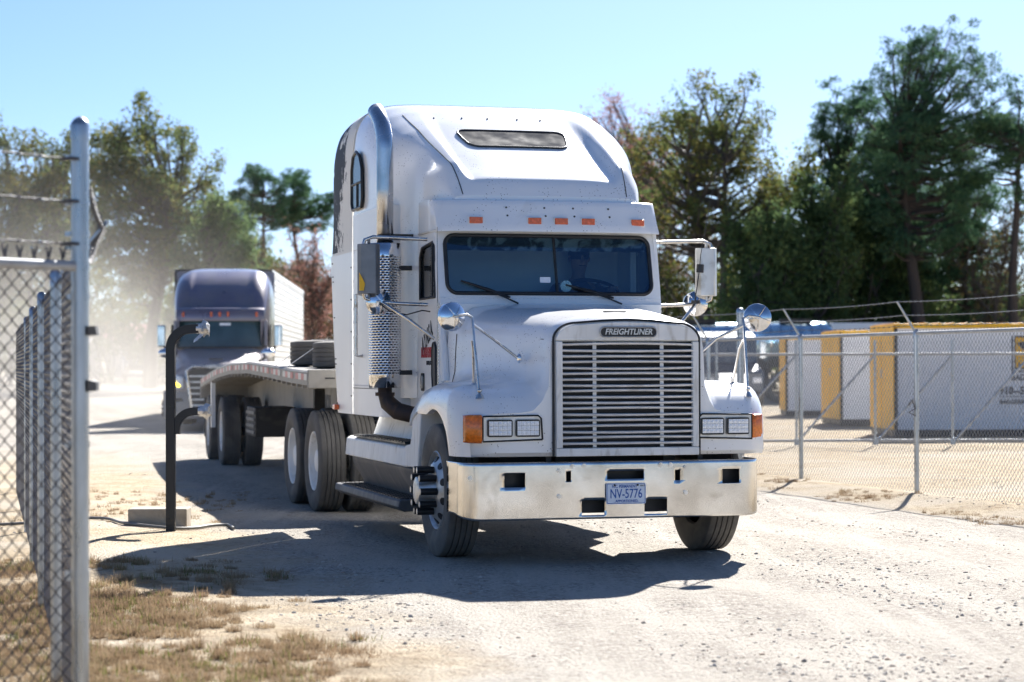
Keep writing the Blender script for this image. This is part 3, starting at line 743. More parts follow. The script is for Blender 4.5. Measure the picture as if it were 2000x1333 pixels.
def post_mesh(x, y, h, r, arm=None, cap=True, zb=-0.05):
    b = MB()
    b.cyl((x, y, zb), (x, y, h), r, 16)
    if cap:
        b.lathe([(h-0.05, r*1.08), (h+0.005, r*1.1), (h+0.02, r*1.02), (h+0.035, r*0.72), (h+0.045, r*0.3), (h+0.047, 0.0)], (x, y, 0), 2, 16)
    if arm:   # flat pressed arm leaning over
        p = Vector((x, y, h)); q = p + Vector(arm)
        t = (q-p).normalized(); s_ = t.cross(Vector((0, 0, 1))).normalized(); u = s_.cross(t)
        w_ = 0.022
        for k in (0,):
            vs = [p + s_*w_ - u*0.006, p - s_*w_ - u*0.006, p - s_*w_ + u*0.006, p + s_*w_ + u*0.006]
            vs += [v_ + (q-p) for v_ in [p + s_*w_*0.7 - u*0.006 - p + p, p - s_*w_*0.7 - u*0.006, p - s_*w_*0.7 + u*0.006, p + s_*w_*0.7 + u*0.006]]
            b.add(vs, [(0, 1, 2, 3), (4, 5, 6, 7), (0, 1, 5, 4), (1, 2, 6, 5), (2, 3, 7, 6), (3, 0, 4, 7)])
        b.lathe([(h-0.04, r*1.1), (h+0.03, r*1.12), (h+0.05, r*0.6), (h+0.05, 0)], (x, y, 0), 2, 14)
    return b
# ---- right fence, parallel to the drive
RD = np.array([0.287, -0.958])            # towards the camera
R0 = np.array([4.58, 23.9])
rf = thing('chain_link_fence', 'galvanised chain link fence with barbed wire along the right side of the drive', 'fence', (0, 0, 0))
pp = [R0 - RD*3.13*i for i in range(5, 0, -1)] + [R0] + [R0 + RD*3.13*i for i in (1, 2)]
arms = (-0.225, -0.07, 0.36)
for p in pp:
    post_mesh(p[0], p[1], 1.83, 0.029, arm=arms, cap=False, zb=-0.05).build('post', M['galv'], rf, 40)
a, c = pp[0], pp[-1]
b = MB(); b.cyl((a[0], a[1], 1.835), (c[0], c[1], 1.835), 0.021, 10)
b.build('top_rail', M['rail'], rf, 40)
chainlink('wire_mesh', a, c, 0.03, 1.86, rf, 'wire', r=0.0029, ofs=0.03)
for f in (0.97, 0.55):
    barbed('barbed_wire', [(p[0]+arms[0]*f, p[1]+arms[1]*f, 1.84+arms[2]*f) for p in pp], rf, 'wire', r=0.0024, sag=0.02)
barbed('barbed_wire', [(p[0]+arms[0]*0.13, p[1]+arms[1]*0.13, 1.84+arms[2]*0.13+0.04) for p in pp], rf, 'oldwire', r=0.0020, sag=0.02)
b = MB(); q = pp[5]
b.tube([(q[0]-0.10, q[1]-0.06, 1.02), (q[0]-0.06, q[1]-0.05, 1.08), (q[0]-0.02, q[1]-0.04, 0.98), (q[0]-0.10, q[1]-0.06, 0.94), (q[0]-0.02, q[1]-0.04, 0.90)], 0.008, 6)
b.build('tie_wire', M['oldwire'], rf, 60)
# taller capped gate post standing behind the fence
gp = post_mesh(3.13, 28.9, 2.22, 0.050).build('gate_post', M['galv'], None, 40)
tag(gp, 'tall capped galvanised post behind the round mirror on the driver side', 'post')
# ---- sliding gate parked in front of the containers
gate = thing('sliding_gate', 'long cantilever chain link gate with diagonal braces in front of the yellow containers', 'gate', (0, 0, 0))
GY = 38.6
x0, x1 = 3.2, 11.5
b = MB()
for z in (0.10, 1.68):
    b.cyl((x0, GY, z), (x1, GY, z), 0.026, 10)
b.build('rail', M['rail'], gate, 40)
gx_ = [5.20-1.455, 5.20, 6.64, 8.06, 9.50, 10.95]
for i, x in enumerate(gx_):
    b = MB(); b.cyl((x, GY, 0.10), (x, GY, 1.94), 0.024, 10); b.box(x-0.05, x+0.05, GY-0.045, GY-0.035, 0.02, 0.14); b.build('upright', M['galv'], gate, 40)
    if i < len(gx_)-1:
        b = MB(); b.cyl((x+0.05, GY-0.04, 0.12), (gx_[i+1]-0.03, GY-0.04, 1.64), 0.022, 10); b.build('brace', M['galv'], gate, 40)
chainlink('wire_mesh', (x0, GY), (x1, GY), 0.11, 1.90, gate, 'wire', r=0.0020, ofs=0.03)

# ---- left fence line running away beside the drive
LD = np.array([-0.238, 0.971])
G0 = np.array([-1.782, 8.70])
lf = thing('chain_link_fence', 'chain link fence running back from the tall corner post on the left', 'fence', (0, 0, 0))
L1 = np.array([-2.12, 9.80])
lp_ = [L1 + LD*3.1*i for i in range(6)]
lar = (0.235, 0.03, 0.27)
for p in lp_:
    post_mesh(p[0], p[1], 1.88, 0.025, arm=lar, cap=False).build('post', M['galv'], lf, 40)
b = MB(); b.cyl((G0[0], G0[1], 1.88), (lp_[-1][0], lp_[-1][1], 1.88), 0.021, 10); b.build('top_rail', M['rail'], lf, 40)
chainlink('wire_mesh', G0, lp_[-1], 0.03, 1.92, lf, 'wire', r=0.0011, ofs=0.035)
barbed('barbed_wire', [(G0[0]+0.03, G0[1]+0.03, 2.22)] + [(p[0]+lar[0]*0.9, p[1]+lar[1], 1.88+lar[2]*0.9) for p in lp_], lf, 'oldwire', r=0.0036, sag=0.03, step=0.05)
barbed('barbed_wire', [(G0[0]+0.01, G0[1]+0.03, 1.93)] + [(p[0]+lar[0]*0.7, p[1]+lar[1], 1.88+lar[2]*0.55) for p in lp_], lf, 'oldwire', r=0.0036, sag=0.03, step=0.05)
# corner post with its caps, bands and catches
cp = thing('corner_post', 'tall galvanised corner post with domed cap in the left foreground', 'post', (G0[0], G0[1], 0))
post_mesh(0, 0, 2.458, 0.0365).build('post', M['galv'], cp, 40)
for z in (2.335, 2.145, 2.02, 1.965, 1.885, 1.76, 1.15, 0.62, 0.60):
    bn = MB(); bn.lathe([(z-0.011, 0.0365), (z-0.011, 0.0395), (z+0.011, 0.0395), (z+0.011, 0.0365)], (0, 0, 0), 2, 20)
    bn.box(-0.060, -0.032, -0.012, 0.012, z-0.010, z+0.010)
    bn.build('band', M['galv'], cp, 40)
for z in (2.325, 2.150, 1.975):
    bk = MB(); bk.tube([(-0.075, -0.02, z), (-0.03, -0.037, z+0.004), (0.005, -0.041, z)], 0.008, 6)
    bk.build('wire_tie', M['oldwire'], cp, 60)
for zc_ in (0, 1):
    ct = MB()
    if zc_: ct.prism([(0.037, 1.600), (0.075, 1.600), (0.069, 1.638), (0.037, 1.638)], 1, -0.03, 0.03)
    else: ct.prism([(0.037, 1.368), (0.073, 1.372), (0.073, 1.408), (0.037, 1.416)], 1, -0.03, 0.03)
    ct.build('catch', M['darkgrey'], cp, 30)
# panel turning off to the left towards the camera
PD = np.array([-0.62, -0.785])
E1 = G0 + PD*2.4
lf2 = thing('chain_link_fence', 'chain link panel with three barbed strands at the left edge of the picture', 'fence', (0, 0, 0))
b = MB(); b.cyl((G0[0], G0[1], 1.885), (E1[0], E1[1], 1.885), 0.021, 12); b.build('top_rail', M['rail'], lf2, 40)
chainlink('wire_mesh', G0 + PD*0.03, E1, 0.03, 1.935, lf2, 'oldwire', r=0.0042, w=0.074, ofs=-0.028)
for z in (2.325, 2.150, 1.975):
    barbed('barbed_wire', [(G0[0]-0.02, G0[1]-0.03, z), (E1[0], E1[1], z+0.02)], lf2, 'oldwire', r=0.0023, sag=0.0, step=0.115)
post_mesh(E1[0], E1[1], 2.44, 0.0365).build('post', M['galv'], lf2, 40)

# ================================================================== storage containers behind the fence
def container(name, label, p, rz, W_, D_, H_, near, letters=False, group='yellow ended storage containers'):
    """front-left corner at p; x along the long white side (to the right), y along the depth"""
    t = thing(name, label, 'container', (p[0], p[1], gz(p[0], p[1])), rz, group)
    b = MB(); b.box(0.06, W_, 0.004, D_, 0.16, H_-0.07); b.build('wall', mat('container_white', (0.88, 0.88, 0.88), 0.5, var=(1.2, 0.03), stain=(2, (0.74, 0.73, 0.72), 0.6, 0.9)), t, 0)
    b = MB()
    b.box(-0.02, W_, -0.03, 0.02, H_-0.09, H_); b.box(-0.02, 0.05, -0.03, D_, H_-0.09, H_)
    b.box(-0.02, W_, -0.03, D_, H_-0.012, H_+0.004)
    for i in range(int(W_/0.28)): b.box(0.05+i*0.28, 0.11+i*0.28, -0.02, D_, H_+0.004, H_+0.022)
    b.build('roof', M['yellow'], t, 0, bevel=0.004)
    b = MB(); b.box(0.0, 0.055, -0.02, 0.02, 0.16, H_-0.09); b.box(0.0, W_, -0.012, 0.03, 0.02, 0.17); b.box(0, 0.08, 0, D_, 0.02, 0.17)
    b.build('frame', M['black'], t, 0)
    b = MB(); b.box(-0.025, 0.0, 0.02, D_*0.49, 0.17, H_-0.09); b.box(-0.025, 0.0, D_*0.51, D_, 0.17, H_-0.09)
    dr = b.build('door', M['yellow'], t, 0, bevel=0.006)
    b = MB(); b.box(-0.032, -0.024, D_*0.50-0.05, D_*0.50+0.05, 1.22, 1.42); b.box(-0.045, -0.030, D_*0.5-0.02, D_*0.5+0.02, 1.26, 1.36); b.build('latch', M['galv'], dr, 0)
    return t
c3 = container('storage_container', 'largest white storage container with yellow end and black lettering', (7.80, 43.0), R(1.5), 4.9, 2.45, 2.33, True)
c2 = container('storage_container', 'middle white storage container with yellow end', (8.0, 51.4), R(2), 4.9, 2.45, 2.33, True)
c1 = container('storage_container', 'farthest white storage container showing a thin yellow edge', (7.98, 61.5), R(-3.5), 4.9, 2.45, 2.33, True)
sg = MB(); sg.box(2.405, 2.435, -0.004, 0.003, 1.30, 2.08, 1); sg.box(2.465, 3.5, -0.004, 0.003, 1.40, 2.08, 1); sg.box(2.485, 3.48, -0.007, 0.0, 1.43, 2.05, 0)
sg.build('sign_panel', [M['yellow'], M['blackink']], c3, 0)
rt_ = (R(90), 0, 0)
b = MB(); b.prism([(2.50, 1.93), (2.66, 1.78), (2.78, 1.86), (2.70, 1.98)], 1, -0.012, -0.006); b.prism([(2.52, 1.46), (2.60, 1.46), (2.56, 1.55)], 1, -0.012, -0.006); b.build('sign_shape', M['blackink'], c3, 0)
text('sign_small_lettering', 'LOWEST PRICE', 0.045, M['blackink'], c3, (2.45, -0.008, 1.355), rt_, bold=0.003, align='LEFT')
text('side_lettering', 'BADGER', 0.175, M['blackink'], c3, (2.39, -0.008, 1.225), rt_, sx=0.85, bold=0.004, align='LEFT')
text('phone_lettering', '910--556', 0.215, M['blackink'], c3, (2.15, -0.008, 0.955), rt_, sx=0.80, bold=0.008, spacing=1.12, align='LEFT')
text('web_lettering', 'BADGERBOX', 0.12, M['blackink'], c3, (2.15, -0.008, 0.73), rt_, sx=0.85, bold=0.004, spacing=1.15, align='LEFT')
b = MB(); b.box(2.15, 3.2, -0.008, 0.0, 0.835, 0.847); b.build('lettering_rule', M['blackink'], c3, 0)

# tank trailers, a white trailer and a dark lorry beyond the containers
M['bluetank'] = mat('polished_blue_tank', (0.50, 0.70, 0.82), 0.22, 0.75, var=(2, 0.15))
def tanker(label, x0, x1, y, zc, r):
    t = thing('tank_trailer', label, 'trailer', ((x0+x1)/2, y, gz(x0, y)), R(-4), 'tank trailers parked beyond the fence')
    h = (x1-x0)/2
    b = MB(); b.lathe([(-h, 0), (-h, r*0.5), (-h+0.12, r*0.86), (-h+0.3, r), (h-0.3, r), (h-0.12, r*0.86), (h, r*0.5), (h, 0)], (0, 0, zc), 0, 36)
    b.build('tank', M['bluetank'], t, 50)
    b = MB()
    for k in np.linspace(-h+0.5, h-0.5, 6): b.lathe([(-0.03, r), (-0.03, r+0.03), (0.03, r+0.03), (0.03, r)], (k, 0, zc), 0, 36)
    b.build('tank_band', M['chrome'], t, 50)
    b = MB(); b.box(-h+0.4, h-0.4, -0.5, 0.5, zc-r-0.22, zc-r+0.06); b.build('chassis', M['chassis'], t, 30)
    b = MB(); b.box(-0.6, 0.6, -0.4, 0.4, zc+r-0.04, zc+r+0.12); b.build('hatch', M['chassis'], t, 30)
    b = MB(); b.box(-h+1.0, -h+1.2, -0.6, 0.6, 0.1, zc-r); b.build('landing_leg', M['chassis'], t, 30)
    for k in (h-0.9, h-2.1):
        for s_ in (-1, 1): make_tyre('wheel', t, (k, s_*0.85, 0.5), n=28, ax=1)
    return t
tanker('blue polished tank trailer beyond the fence beside the hood', 4.6, 8.9, 76, 2.20, 0.78)
tanker('second blue tank trailer partly behind the farthest container', 9.3, 12.2, 80, 2.30, 0.75)
bt = thing('box_trailer', 'pale box trailer seen over the middle container', 'trailer', (12.6, 84, gz(12, 84)), R(-3))
b = MB(); b.box(-0.5, 2.6, 0, 8, 1.1, 3.05); b.build('body', M['white_plain'], bt, 0, bevel=0.03)
b = MB(); b.box(-0.3, 2.4, 0.2, 7.6, 0.7, 1.1); b.build('chassis', M['chassis'], bt, 0)
for k in (6.0, 7.2):
    for s_ in (0.0, 2.1): make_tyre('wheel', bt, (s_, k, 0.5), n=24)
# dark tractor standing under the tanks
dt_ = thing('parked_tractor', 'dark blue road tractor parked between the tank trailers', 'truck', (7.6, 72.5, gz(7.6, 72.5)), R(8))
b = MB(); b.prism([(0, 0.55), (0, 1.25), (0.9, 1.55), (1.0, 2.45), (1.5, 2.65), (2.6, 2.65), (2.6, 0.55)], 0, -1.1, 1.1); b.build('body', mat('dark_blue_paint', (0.02, 0.05, 0.10), 0.3, coat=0.4, var=(3, 0.2)), dt_, 30, bevel=0.06)
b = MB(); b.prism([(0.93, 1.62), (1.0, 2.35), (1.02, 2.35), (0.95, 1.62)], 0, -0.9, 0.9); b.build('windscreen', M['darkglass'], dt_, 0)
b = MB(); b.box(-0.5, 0.5, -0.03, 0.0, 0.65, 1.2); b.build('grille', M['chrome'], dt_, 0)
for s_ in (-1, 1):
    b = MB(); b.box(s_*0.85-0.16, s_*0.85+0.16, -0.03, 0.02, 0.85, 1.05); b.build('headlight', M['lens'], dt_, 0, bevel=0.02)
    b = MB(); b.box(s_*1.3-0.12, s_*1.3+0.12, 0.9, 1.0, 1.7, 2.3); b.build('mirror', M['chrome'], dt_, 0, bevel=0.03)
    for k in (0.6, 3.4): make_tyre('wheel', dt_, (s_*1.0, k, 0.5), n=24)
b = MB(); b.box(-0.4, 0.4, 2.6, 4.2, 0.6, 0.9); b.build('chassis', M['chassis'], dt_, 0)
# ================================================================== white conventional truck
# local frame: x to the driver's side (right in the picture), y towards the rear, z up, front axle at y = 0
TH = 0.2672
truck = thing('semi_truck', 'white high roof conventional truck with chrome bumper leaving the yard', 'truck', (0.589, 16.659, 0), TH)
DX = 0.045        # the nose sits slightly off the axle centre line

for sx in (-1, 1):
    steer_wheel(truck, (sx*1.050 - 0.065, 0, 0.513), sx)
    for yy in (5.42, 6.74):
        dish_wheel(truck, (sx*1.115, yy, 0.513), sx)
        dish_wheel(truck, (sx*0.785, yy, 0.513), sx)
# chassis
b = MB()
for sx in (-1, 1):
    b.box(sx*0.43-0.045, sx*0.43+0.045, -0.72, 7.6, 0.62, 0.88)
b.box(-0.95, 0.95, -0.06, 0.06, 0.40, 0.52)
for yy in (5.42, 6.74):
    b.cyl((-0.9, yy, 0.513), (0.9, yy, 0.513), 0.075, 12); b.ball((0, yy, 0.513), 0.24, 14, 8)
b.box(-0.38, 0.38, -0.40, 1.3, 0.72, 1.2)             # engine and sump block
b.box(-0.25, 0.25, -0.1, 0.8, 0.50, 0.75)
b.box(-0.39, 0.39, 5.4, 6.6, 0.90, 0.98)
b.cyl((0, 6.08, 0.98), (0, 6.08, 1.09), 0.46, 28)      # fifth wheel plate
b.box(-0.46, 0.46, 6.05, 6.75, 1.02, 1.09)
for sx in (-1, 1): b.box(sx*0.9-0.30, sx*0.9+0.30, 7.35, 7.37, 0.32, 0.95)
b.cyl((0.78, 2.2, 0.62), (0.78, 4.0, 0.62), 0.31, 24)   # fuel tank on the far side
b.cyl((-0.72, 1.2, 0.60), (-0.72, 3.7, 0.60), 0.28, 24)
b.build('chassis', M['chassis'], truck, 40)

# ---------------------------------------------------------------- hood with fenders (one moulding)
def hood_half(Y):
    """half cross-section from the centre line outwards, then down the fender"""
    t = (Y + 0.74)/(1.62)
    t = min(max(t, 0), 1)
    zt = lerp(1.872, 1.990, t)                  # centre of the top
    ws = lerp(0.615, 0.905, t**0.9)             # half width at the crease
    zc = lerp(1.672, 1.742, t)
    dome = lerp(0.030, 0.012, t)
    fz = interp(Y, [-0.90, -0.86, -0.80, -0.70, -0.5, -0.2, 0.2, 0.5, 0.75, 0.9], [1.120, 1.165, 1.225, 1.285, 1.335, 1.350, 1.345, 1.305, 1.225, 1.15])
    xo = interp(Y, [-0.90, -0.86, -0.80, -0.70, -0.5, 0.9], [1.150, 1.19, 1.222, 1.240, 1.245, 1.235])
    xi = ws + 0.02
    pts = [(0, zt), (ws*0.35, zt-dome*0.3), (ws*0.62, zt-dome), (ws*0.80, zt-dome-0.028), (ws*0.92, lerp(zt, zc, 0.48)), (ws*0.985, lerp(zt, zc, 0.76)), (ws, zc), (ws+0.008, zc-0.10), (ws+0.018, lerp(zc, fz, 0.62)),
           (ws+0.045, lerp(zc, fz, 0.84)), (ws+0.10, fz+0.022), (ws+0.17, fz+0.006), (lerp(ws+0.17, xo, 0.5), fz), (xo-0.115, fz-0.006), (xo-0.05, fz-0.03), (xo-0.012, fz-0.085), (xo, fz-0.16)]
    return pts
def arch_z(Y):
    """lower edge of the fender side"""
    r = 0.605; cz = 0.535
    if Y < -0.555: return 0.80
    if Y < 0.60:
        a = r*r - (Y*0.98)**2
        return max(0.80 if Y < 0.05 else 1.095, cz + math.sqrt(max(a, 0)))
    return lerp(1.10, 1.14, (Y-0.6)/0.3)
def dxo(x):
    """centre line of the nose against that of the fenders"""
    return lerp(0.040, -0.005, sstep(0.60, 0.85, abs(x)))
def nose_def(x, Y=-0.9):
    """the front corners sweep back in plan"""
    return 0.14*max(0, (abs(x)-0.90)/0.33)**2*sstep(-0.40, -0.85, Y)
YS = [-0.90, -0.875, -0.84, -0.80, -0.74, -0.66, -0.60, -0.575, -0.56, -0.55] + [-0.54 + 0.03*i for i in range(38)] + [0.6, 0.7, 0.8, 0.88]
def hood_station(Y):
    h = hood_half(Y)
    if Y < -0.74:                                # nose: the lip rolls over
        k = (-0.74 - Y)/0.16
        drop = 0.045*k*k
        h = [(x*(1-0.028*k*k) if i < 9 else x, z - (drop if i < 7 else drop*0.25 if i < 9 else 0)) for i, (x, z) in enumerate(h)]
    xo, zo = h[-1]
    za = min(arch_z(Y), zo - 0.012)
    h = h + [(xo + 0.004, lerp(zo, za, 0.5)), (xo - 0.004, za)]
    return h
b = MB()
rows = []
for Y in YS:
    h = hood_station(Y)
    # inner nose stays behind the fender front
    def yy(i): return Y
    L_ = [(-x+dxo(x), Y+nose_def(x, Y), z) for x, z in h[::-1]]; R_ = [(x+dxo(x), Y+nose_def(x, Y), z) for x, z in h[1:]]
    rows.append(L_ + R_)
b.grid(rows)
# inner returns of the arches
lips = []
for sgn in (0, -1):
    edge = [r[sgn] for r in rows]
    inn = [(p[0] + (0.05 if sgn == 0 else -0.05), p[1], p[2]+0.0) for p in edge]
    b.grid([edge, inn])
# front face: from the first station straight down to z=.80 (the grille stands in front of it)
f0 = rows[0]
top = f0[1:-1]
nose = [i for i, p in enumerate(top) if abs(p[0]-DX) <= 0.60]
def strip(idx, zlow, y=-0.905):
    ra = [top[i] for i in idx]
    nd = lambda p: nose_def(p[0]-DX)
    rb = [(p[0], y+0.005+nd(p), lerp(p[2], zlow, 0.12)) for p in ra]
    rc = [(p[0], y+nd(p), lerp(p[2], zlow, 0.6)) for p in ra]
    rd = [(p[0], y+0.008+nd(p), zlow+0.03) for p in ra]
    re = [(p[0], y+0.04+nd(p), zlow) for p in ra]
    b.grid([ra, rb, rc, rd, re])
n = len(top)
strip(range(0, n), 0.80)
hood = b.build('hood', M['white'], truck, 40)
# crease seam and emblem hinge slot on the hood
b = MB()
for sx in (-1, 1):
    path = []
    for Y in np.linspace(-0.84, 0.86, 24):
        h = hood_station(float(Y)); x, z = h[6]
        path.append((sx*(x+0.0015)+DX, Y, z))
    b.tube(path, 0.004, 5)
for sx in (-1, 1):
    h = hood_station(0.70)
    b.tube([(sx*(x+0.001)-0.005, 0.70, z) for x, z in h[6:11]], 0.005, 5)
b.box(DX-0.085, DX+0.085, -0.60, -0.55, 1.882, 1.889)
b.build('seam', M['chassis'], hood, 40)
# inner wheel-arch liner
b = MB()
for sx in (-1, 1):
    b.grid([[(sx*x+DX, 0.66*math.cos(a), 0.54+0.66*math.sin(a)) for a in np.linspace(0.0, math.pi, 16)] for x in (0.62, 0.93)])
    b.box(sx*0.60-0.02+DX, sx*0.60+0.02+DX, -0.82, 0.80, 0.75, 1.30)
b.build('arch_liner', M['black'], truck, 40)

# ---------------------------------------------------------------- grille
gx = 0.030; YG = -0.945
grille = MB()
def gr_arch(hw, zs, zt, n=14):
    return [(gx + hw*math.sin(a), 0) for a in np.linspace(-1, 1, n)]
def arch_loop(hw, zb, zs, zt, r, n=10):
    """straight sides to zs, rounded shoulders, shallow arched top zt"""
    pts = [(gx-hw, zb)]
    for i in range(n+1):
        a = math.pi/2*i/n
        pts.append((gx-hw + r*(1-math.cos(a)), zs + (zt-0.022-zs)*math.sin(a)))
    for i in range(1, 12):
        t = i/12; x = gx-hw+r + (2*hw-2*r)*t
        pts.append((x, zt-0.022 + 0.022*math.sin(math.pi*t)))
    for i in range(n+1):
        a = math.pi/2*(1-i/n)
        pts.append((gx+hw - r*(1-math.cos(a)), zs + (zt-0.022-zs)*math.sin(a)))
    pts.append((gx+hw, zb))
    return pts
outer = arch_loop(0.560, 0.800, 1.66, 1.800, 0.17)
inner_rect = [(gx-0.520, 0.862), (gx-0.520, 1.652), (gx+0.520, 1.652), (gx+0.520, 0.862)]
# bezel: side bars, top panel and bottom bar
bz = MB()
bz.prism([p for p in outer if p[1] >= 1.655], 1, YG, YG+0.035)
for sx in (-1, 1):
    bz.box(gx+sx*0.5355-0.0245, gx+sx*0.5355+0.0245, YG-0.004, YG+0.035, 0.862, 1.653)
bz.box(gx-0.561, gx+0.561, YG-0.006, YG+0.035, 0.800, 0.860)
g = bz.build('grille', M['grime'], truck, 30, bevel=0.006)
gs = MB(); lo = arch_loop(0.575, 0.800, 1.665, 1.815, 0.178); gs.tube([(x, YG+0.03, z) for x, z in lo], 0.009, 6)
gs.build('gasket', M['black'], g, 40)
bk = MB(); bk.box(gx-0.52, gx+0.52, YG+0.036, YG+0.040, 0.862, 1.653)
bk.build('radiator_core', mat('black_radiator_core', (0.012, 0.012, 0.012), 0.7, bump=(120, 0.4)), g, 0)
NS = 18
for i in range(NS):
    z = 0.893 + i*(1.628-0.893)/(NS-1)
    sl = MB()
    wob = 0.006*math.sin(i*2.3)
    prof = [(0.000, -0.009), (-0.012, -0.003), (-0.014, 0.005), (-0.004, 0.011), (0.012, 0.012), (0.014, 0.006), (0.006, -0.008)]
    rws = []
    for k in range(9):
        x = gx-0.518 + 1.036*k/8
        dz = wob*math.sin(math.pi*k/8)*(1 if i not in (0, 17) else 1.6)
        rws.append([(x, YG+0.012+py*0.9, z+dz+pz) for py, pz in prof])
    sl.grid(rws, 0, close=True)
    sl.build('slat', M['slat'], g, 50)
for sx in (-0.255, 0.275):
    vb = MB(); vb.box(gx+sx-0.014, gx+sx+0.014, YG+0.026, YG+0.033, 0.864, 1.650)
    vb.build('upright', M['grime'], g, 0)
# badge: dark plaque with rim and letters
bl = rrect(gx+0.0, 1.723, 0.222, 0.036, 0.035, 6)
bl = [(x, z + 0.012*max(0, 1-abs(x-gx)/0.2)*(1 if z > 1.723 else 0)) for x, z in bl]
bd = MB(); bd.slab([(x, YG-0.012, z) for x, z in bl], (0, 0.014, 0))
badge = bd.build('badge', M['black'], g, 30)
br = MB(); br.tube([(x, YG-0.012, z) for x, z in bl + bl[:1]], 0.0045, 6); br.build('badge_rim', M['alu'], badge, 60)
text('badge_lettering', 'FREIGHTLINER', 0.062, M['alu'], badge, (gx, YG-0.0145, 1.724), (R(90), 0, 0), sx=0.92, shear=0.22, bold=0.0012)

# ---------------------------------------------------------------- headlights
for sx in (-1, 1):
    YL = -0.922
    def P(u, z, d=0.0):      # u: outwards from the nose; the lamp panel sweeps back at its outer end
        xx = sx*u - 0.02; return (xx, YL + d + nose_def(xx + 0.005), z)
    lp = [(0.612, 0.928), (1.055, 0.915), (1.055, 1.100), (0.645, 1.106), (0.622, 1.085)]
    hb = MB(); hb.slab([P(u, z) for u, z in lp], (0, 0.03, 0))
    hl = hb.build('headlight', M['alu'], truck, 30, bevel=0.004)
    rim = MB(); rim.tube([P(u, z, -0.003) for u, z in lp + lp[:1]], 0.007, 6); rim.build('gasket', M['black'], hl, 60)
    for k, u in enumerate((0.725, 0.935)):
        lb = MB(); lb.slab([P(u+x, 1.013+z, -0.012) for x, z in rrect(0, 0, 0.092, 0.064, 0.014, 3)], (0, 0.010, 0))
        lo_ = lb.build('lamp_frame', M['black'], hl, 30)
        ll = MB()
        for a in range(5):
            for c_ in range(3):
                uu = u - 0.066 + 0.033*a; zz = 0.978 + 0.035*c_
                q = P(uu, zz, -0.013)
                ll.slab([P(uu+x, zz+z, -0.016) for x, z in ((-0.0155,-0.0165),(0.0155,-0.0165),(0.0155,0.0165),(-0.0155,0.0165))], (0, 0.004, 0))
                ll.ball((q[0], q[1]-0.003, q[2]), 0.0125, 8, 4, 0, (1, 0.5, 1))
        ll.build('lens', M['lens'], lo_, 40)
    tb = MB()
    rowsT = []
    for u in (1.062, 1.09, 1.115, 1.14, 1.16, 1.172):
        rowsT.append([P(u, z, -0.008 + (0.02 if u > 1.165 else 0) + (0.012 if k in (0, 4) else 0)) for k, z in enumerate((0.918, 0.928, 1.01, 1.090, 1.100))])
    tb.grid(rowsT)
    ts = tb.build('turn_signal', M['amber'], truck, 60)
    so = ts.modifiers.new('thick', 'SOLIDIFY'); so.thickness = 0.02; so.offset = 1 if sx < 0 else -1

# ---------------------------------------------------------------- bumper: a bent plate with cut-outs
def bump_xy(s):
    """arc position s (from -1.33 to 1.33) to plan position"""
    a = abs(s); sg = 1 if s >= 0 else -1
    if a <= 1.03: return (sg*a, -0.965 + 0.025*(a/1.03)**2.2)
    t = a - 1.03; r = 0.145; L_ = r*math.pi/2*0.97
    if t < L_:
        w = t/r; return (sg*(1.03 + r*math.sin(w)), -0.94 + r*(1-math.cos(w)))
    w = L_/r
    return (sg*(1.03 + r*math.sin(w) + (t-L_)*math.cos(w)), -0.94 + r*(1-math.cos(w)) + (t-L_)*math.sin(w))
BO = -0.070
holes = [(-0.862, -0.705, 0.578, 0.682), (0.845, 0.985, 0.582, 0.690), (-0.075, 0.215, 0.628, 0.690), (-0.272, -0.095, 0.364, 0.474), (0.218, 0.398, 0.364, 0.474), (-0.392, -0.354, 0.612, 0.690), (0.462, 0.504, 0.610, 0.690)]
holes = [(a-0.0, b_-0.0, c_, d_) for a, b_, c_, d_ in holes]
ss = sorted(set([round(x, 4) for h in holes for x in h[:2]] + [round(x, 4) for x in np.linspace(-1.55, 1.55, 63)]))
zs = sorted(set([0.335, 0.350, 0.40, 0.45, 0.50, 0.55, 0.71, 0.735, 0.747, 0.755, 0.762] + [h[2] for h in holes] + [h[3] for h in holes]))
b = MB(); vid = {}
def bv(i, j):
    if (i, j) not in vid:
        s_ = ss[i]; z = zs[j]; x, y = bump_xy(s_)
        lift = 0.035*sstep(1.02, 1.4, abs(s_))
        zz = 0.335 + lift*1.2 + (z-0.335)*(1 - lift*1.2/0.42)
        y += 0.002*((z-0.55)/0.21)**2 + (0.016 if z > 0.757 else 0.004 if z > 0.75 else 0)
        vid[(i, j)] = b.n; b.v.append((x+BO, y, zz)); b.n += 1
    return vid[(i, j)]
for i in range(len(ss)-1):
    for j in range(len(zs)-1):
        cs, cz = (ss[i]+ss[i+1])/2, (zs[j]+zs[j+1])/2
        if any(h[0] < cs < h[1] and h[2] < cz < h[3] for h in holes): continue
        b.f.append((bv(i, j), bv(i+1, j), bv(i+1, j+1), bv(i, j+1))); b.m.append(0)
bumper = b.build('front_bumper', M['steel'], truck, 50)
so = bumper.modifiers.new('thick', 'SOLIDIFY'); so.thickness = 0.008; so.offset = -1
bb = MB(); bb.box(-1.02+BO, 1.10+BO, -0.82, -0.79, 0.37, 0.73)  # black sheet added so the bumper cut-outs look dark
bb.build('dark_hole_sheet', M['black'], bumper, 0)
bt = MB()
for s_, z in ((-0.447, 0.698), (-0.345, 0.728), (-0.255, 0.730), (0.345, 0.730), (0.425, 0.728), (0.545, 0.706), (-0.447, 0.508), (0.545, 0.520), (-1.12, 0.65)):
    x, y = bump_xy(s_); bt.cyl((x+BO, y+0.005, z), (x+BO, y-0.010, z), 0.017, 12)
    bt.cyl((x+BO, y-0.010, z), (x+BO, y-0.016, z), 0.009, 6)
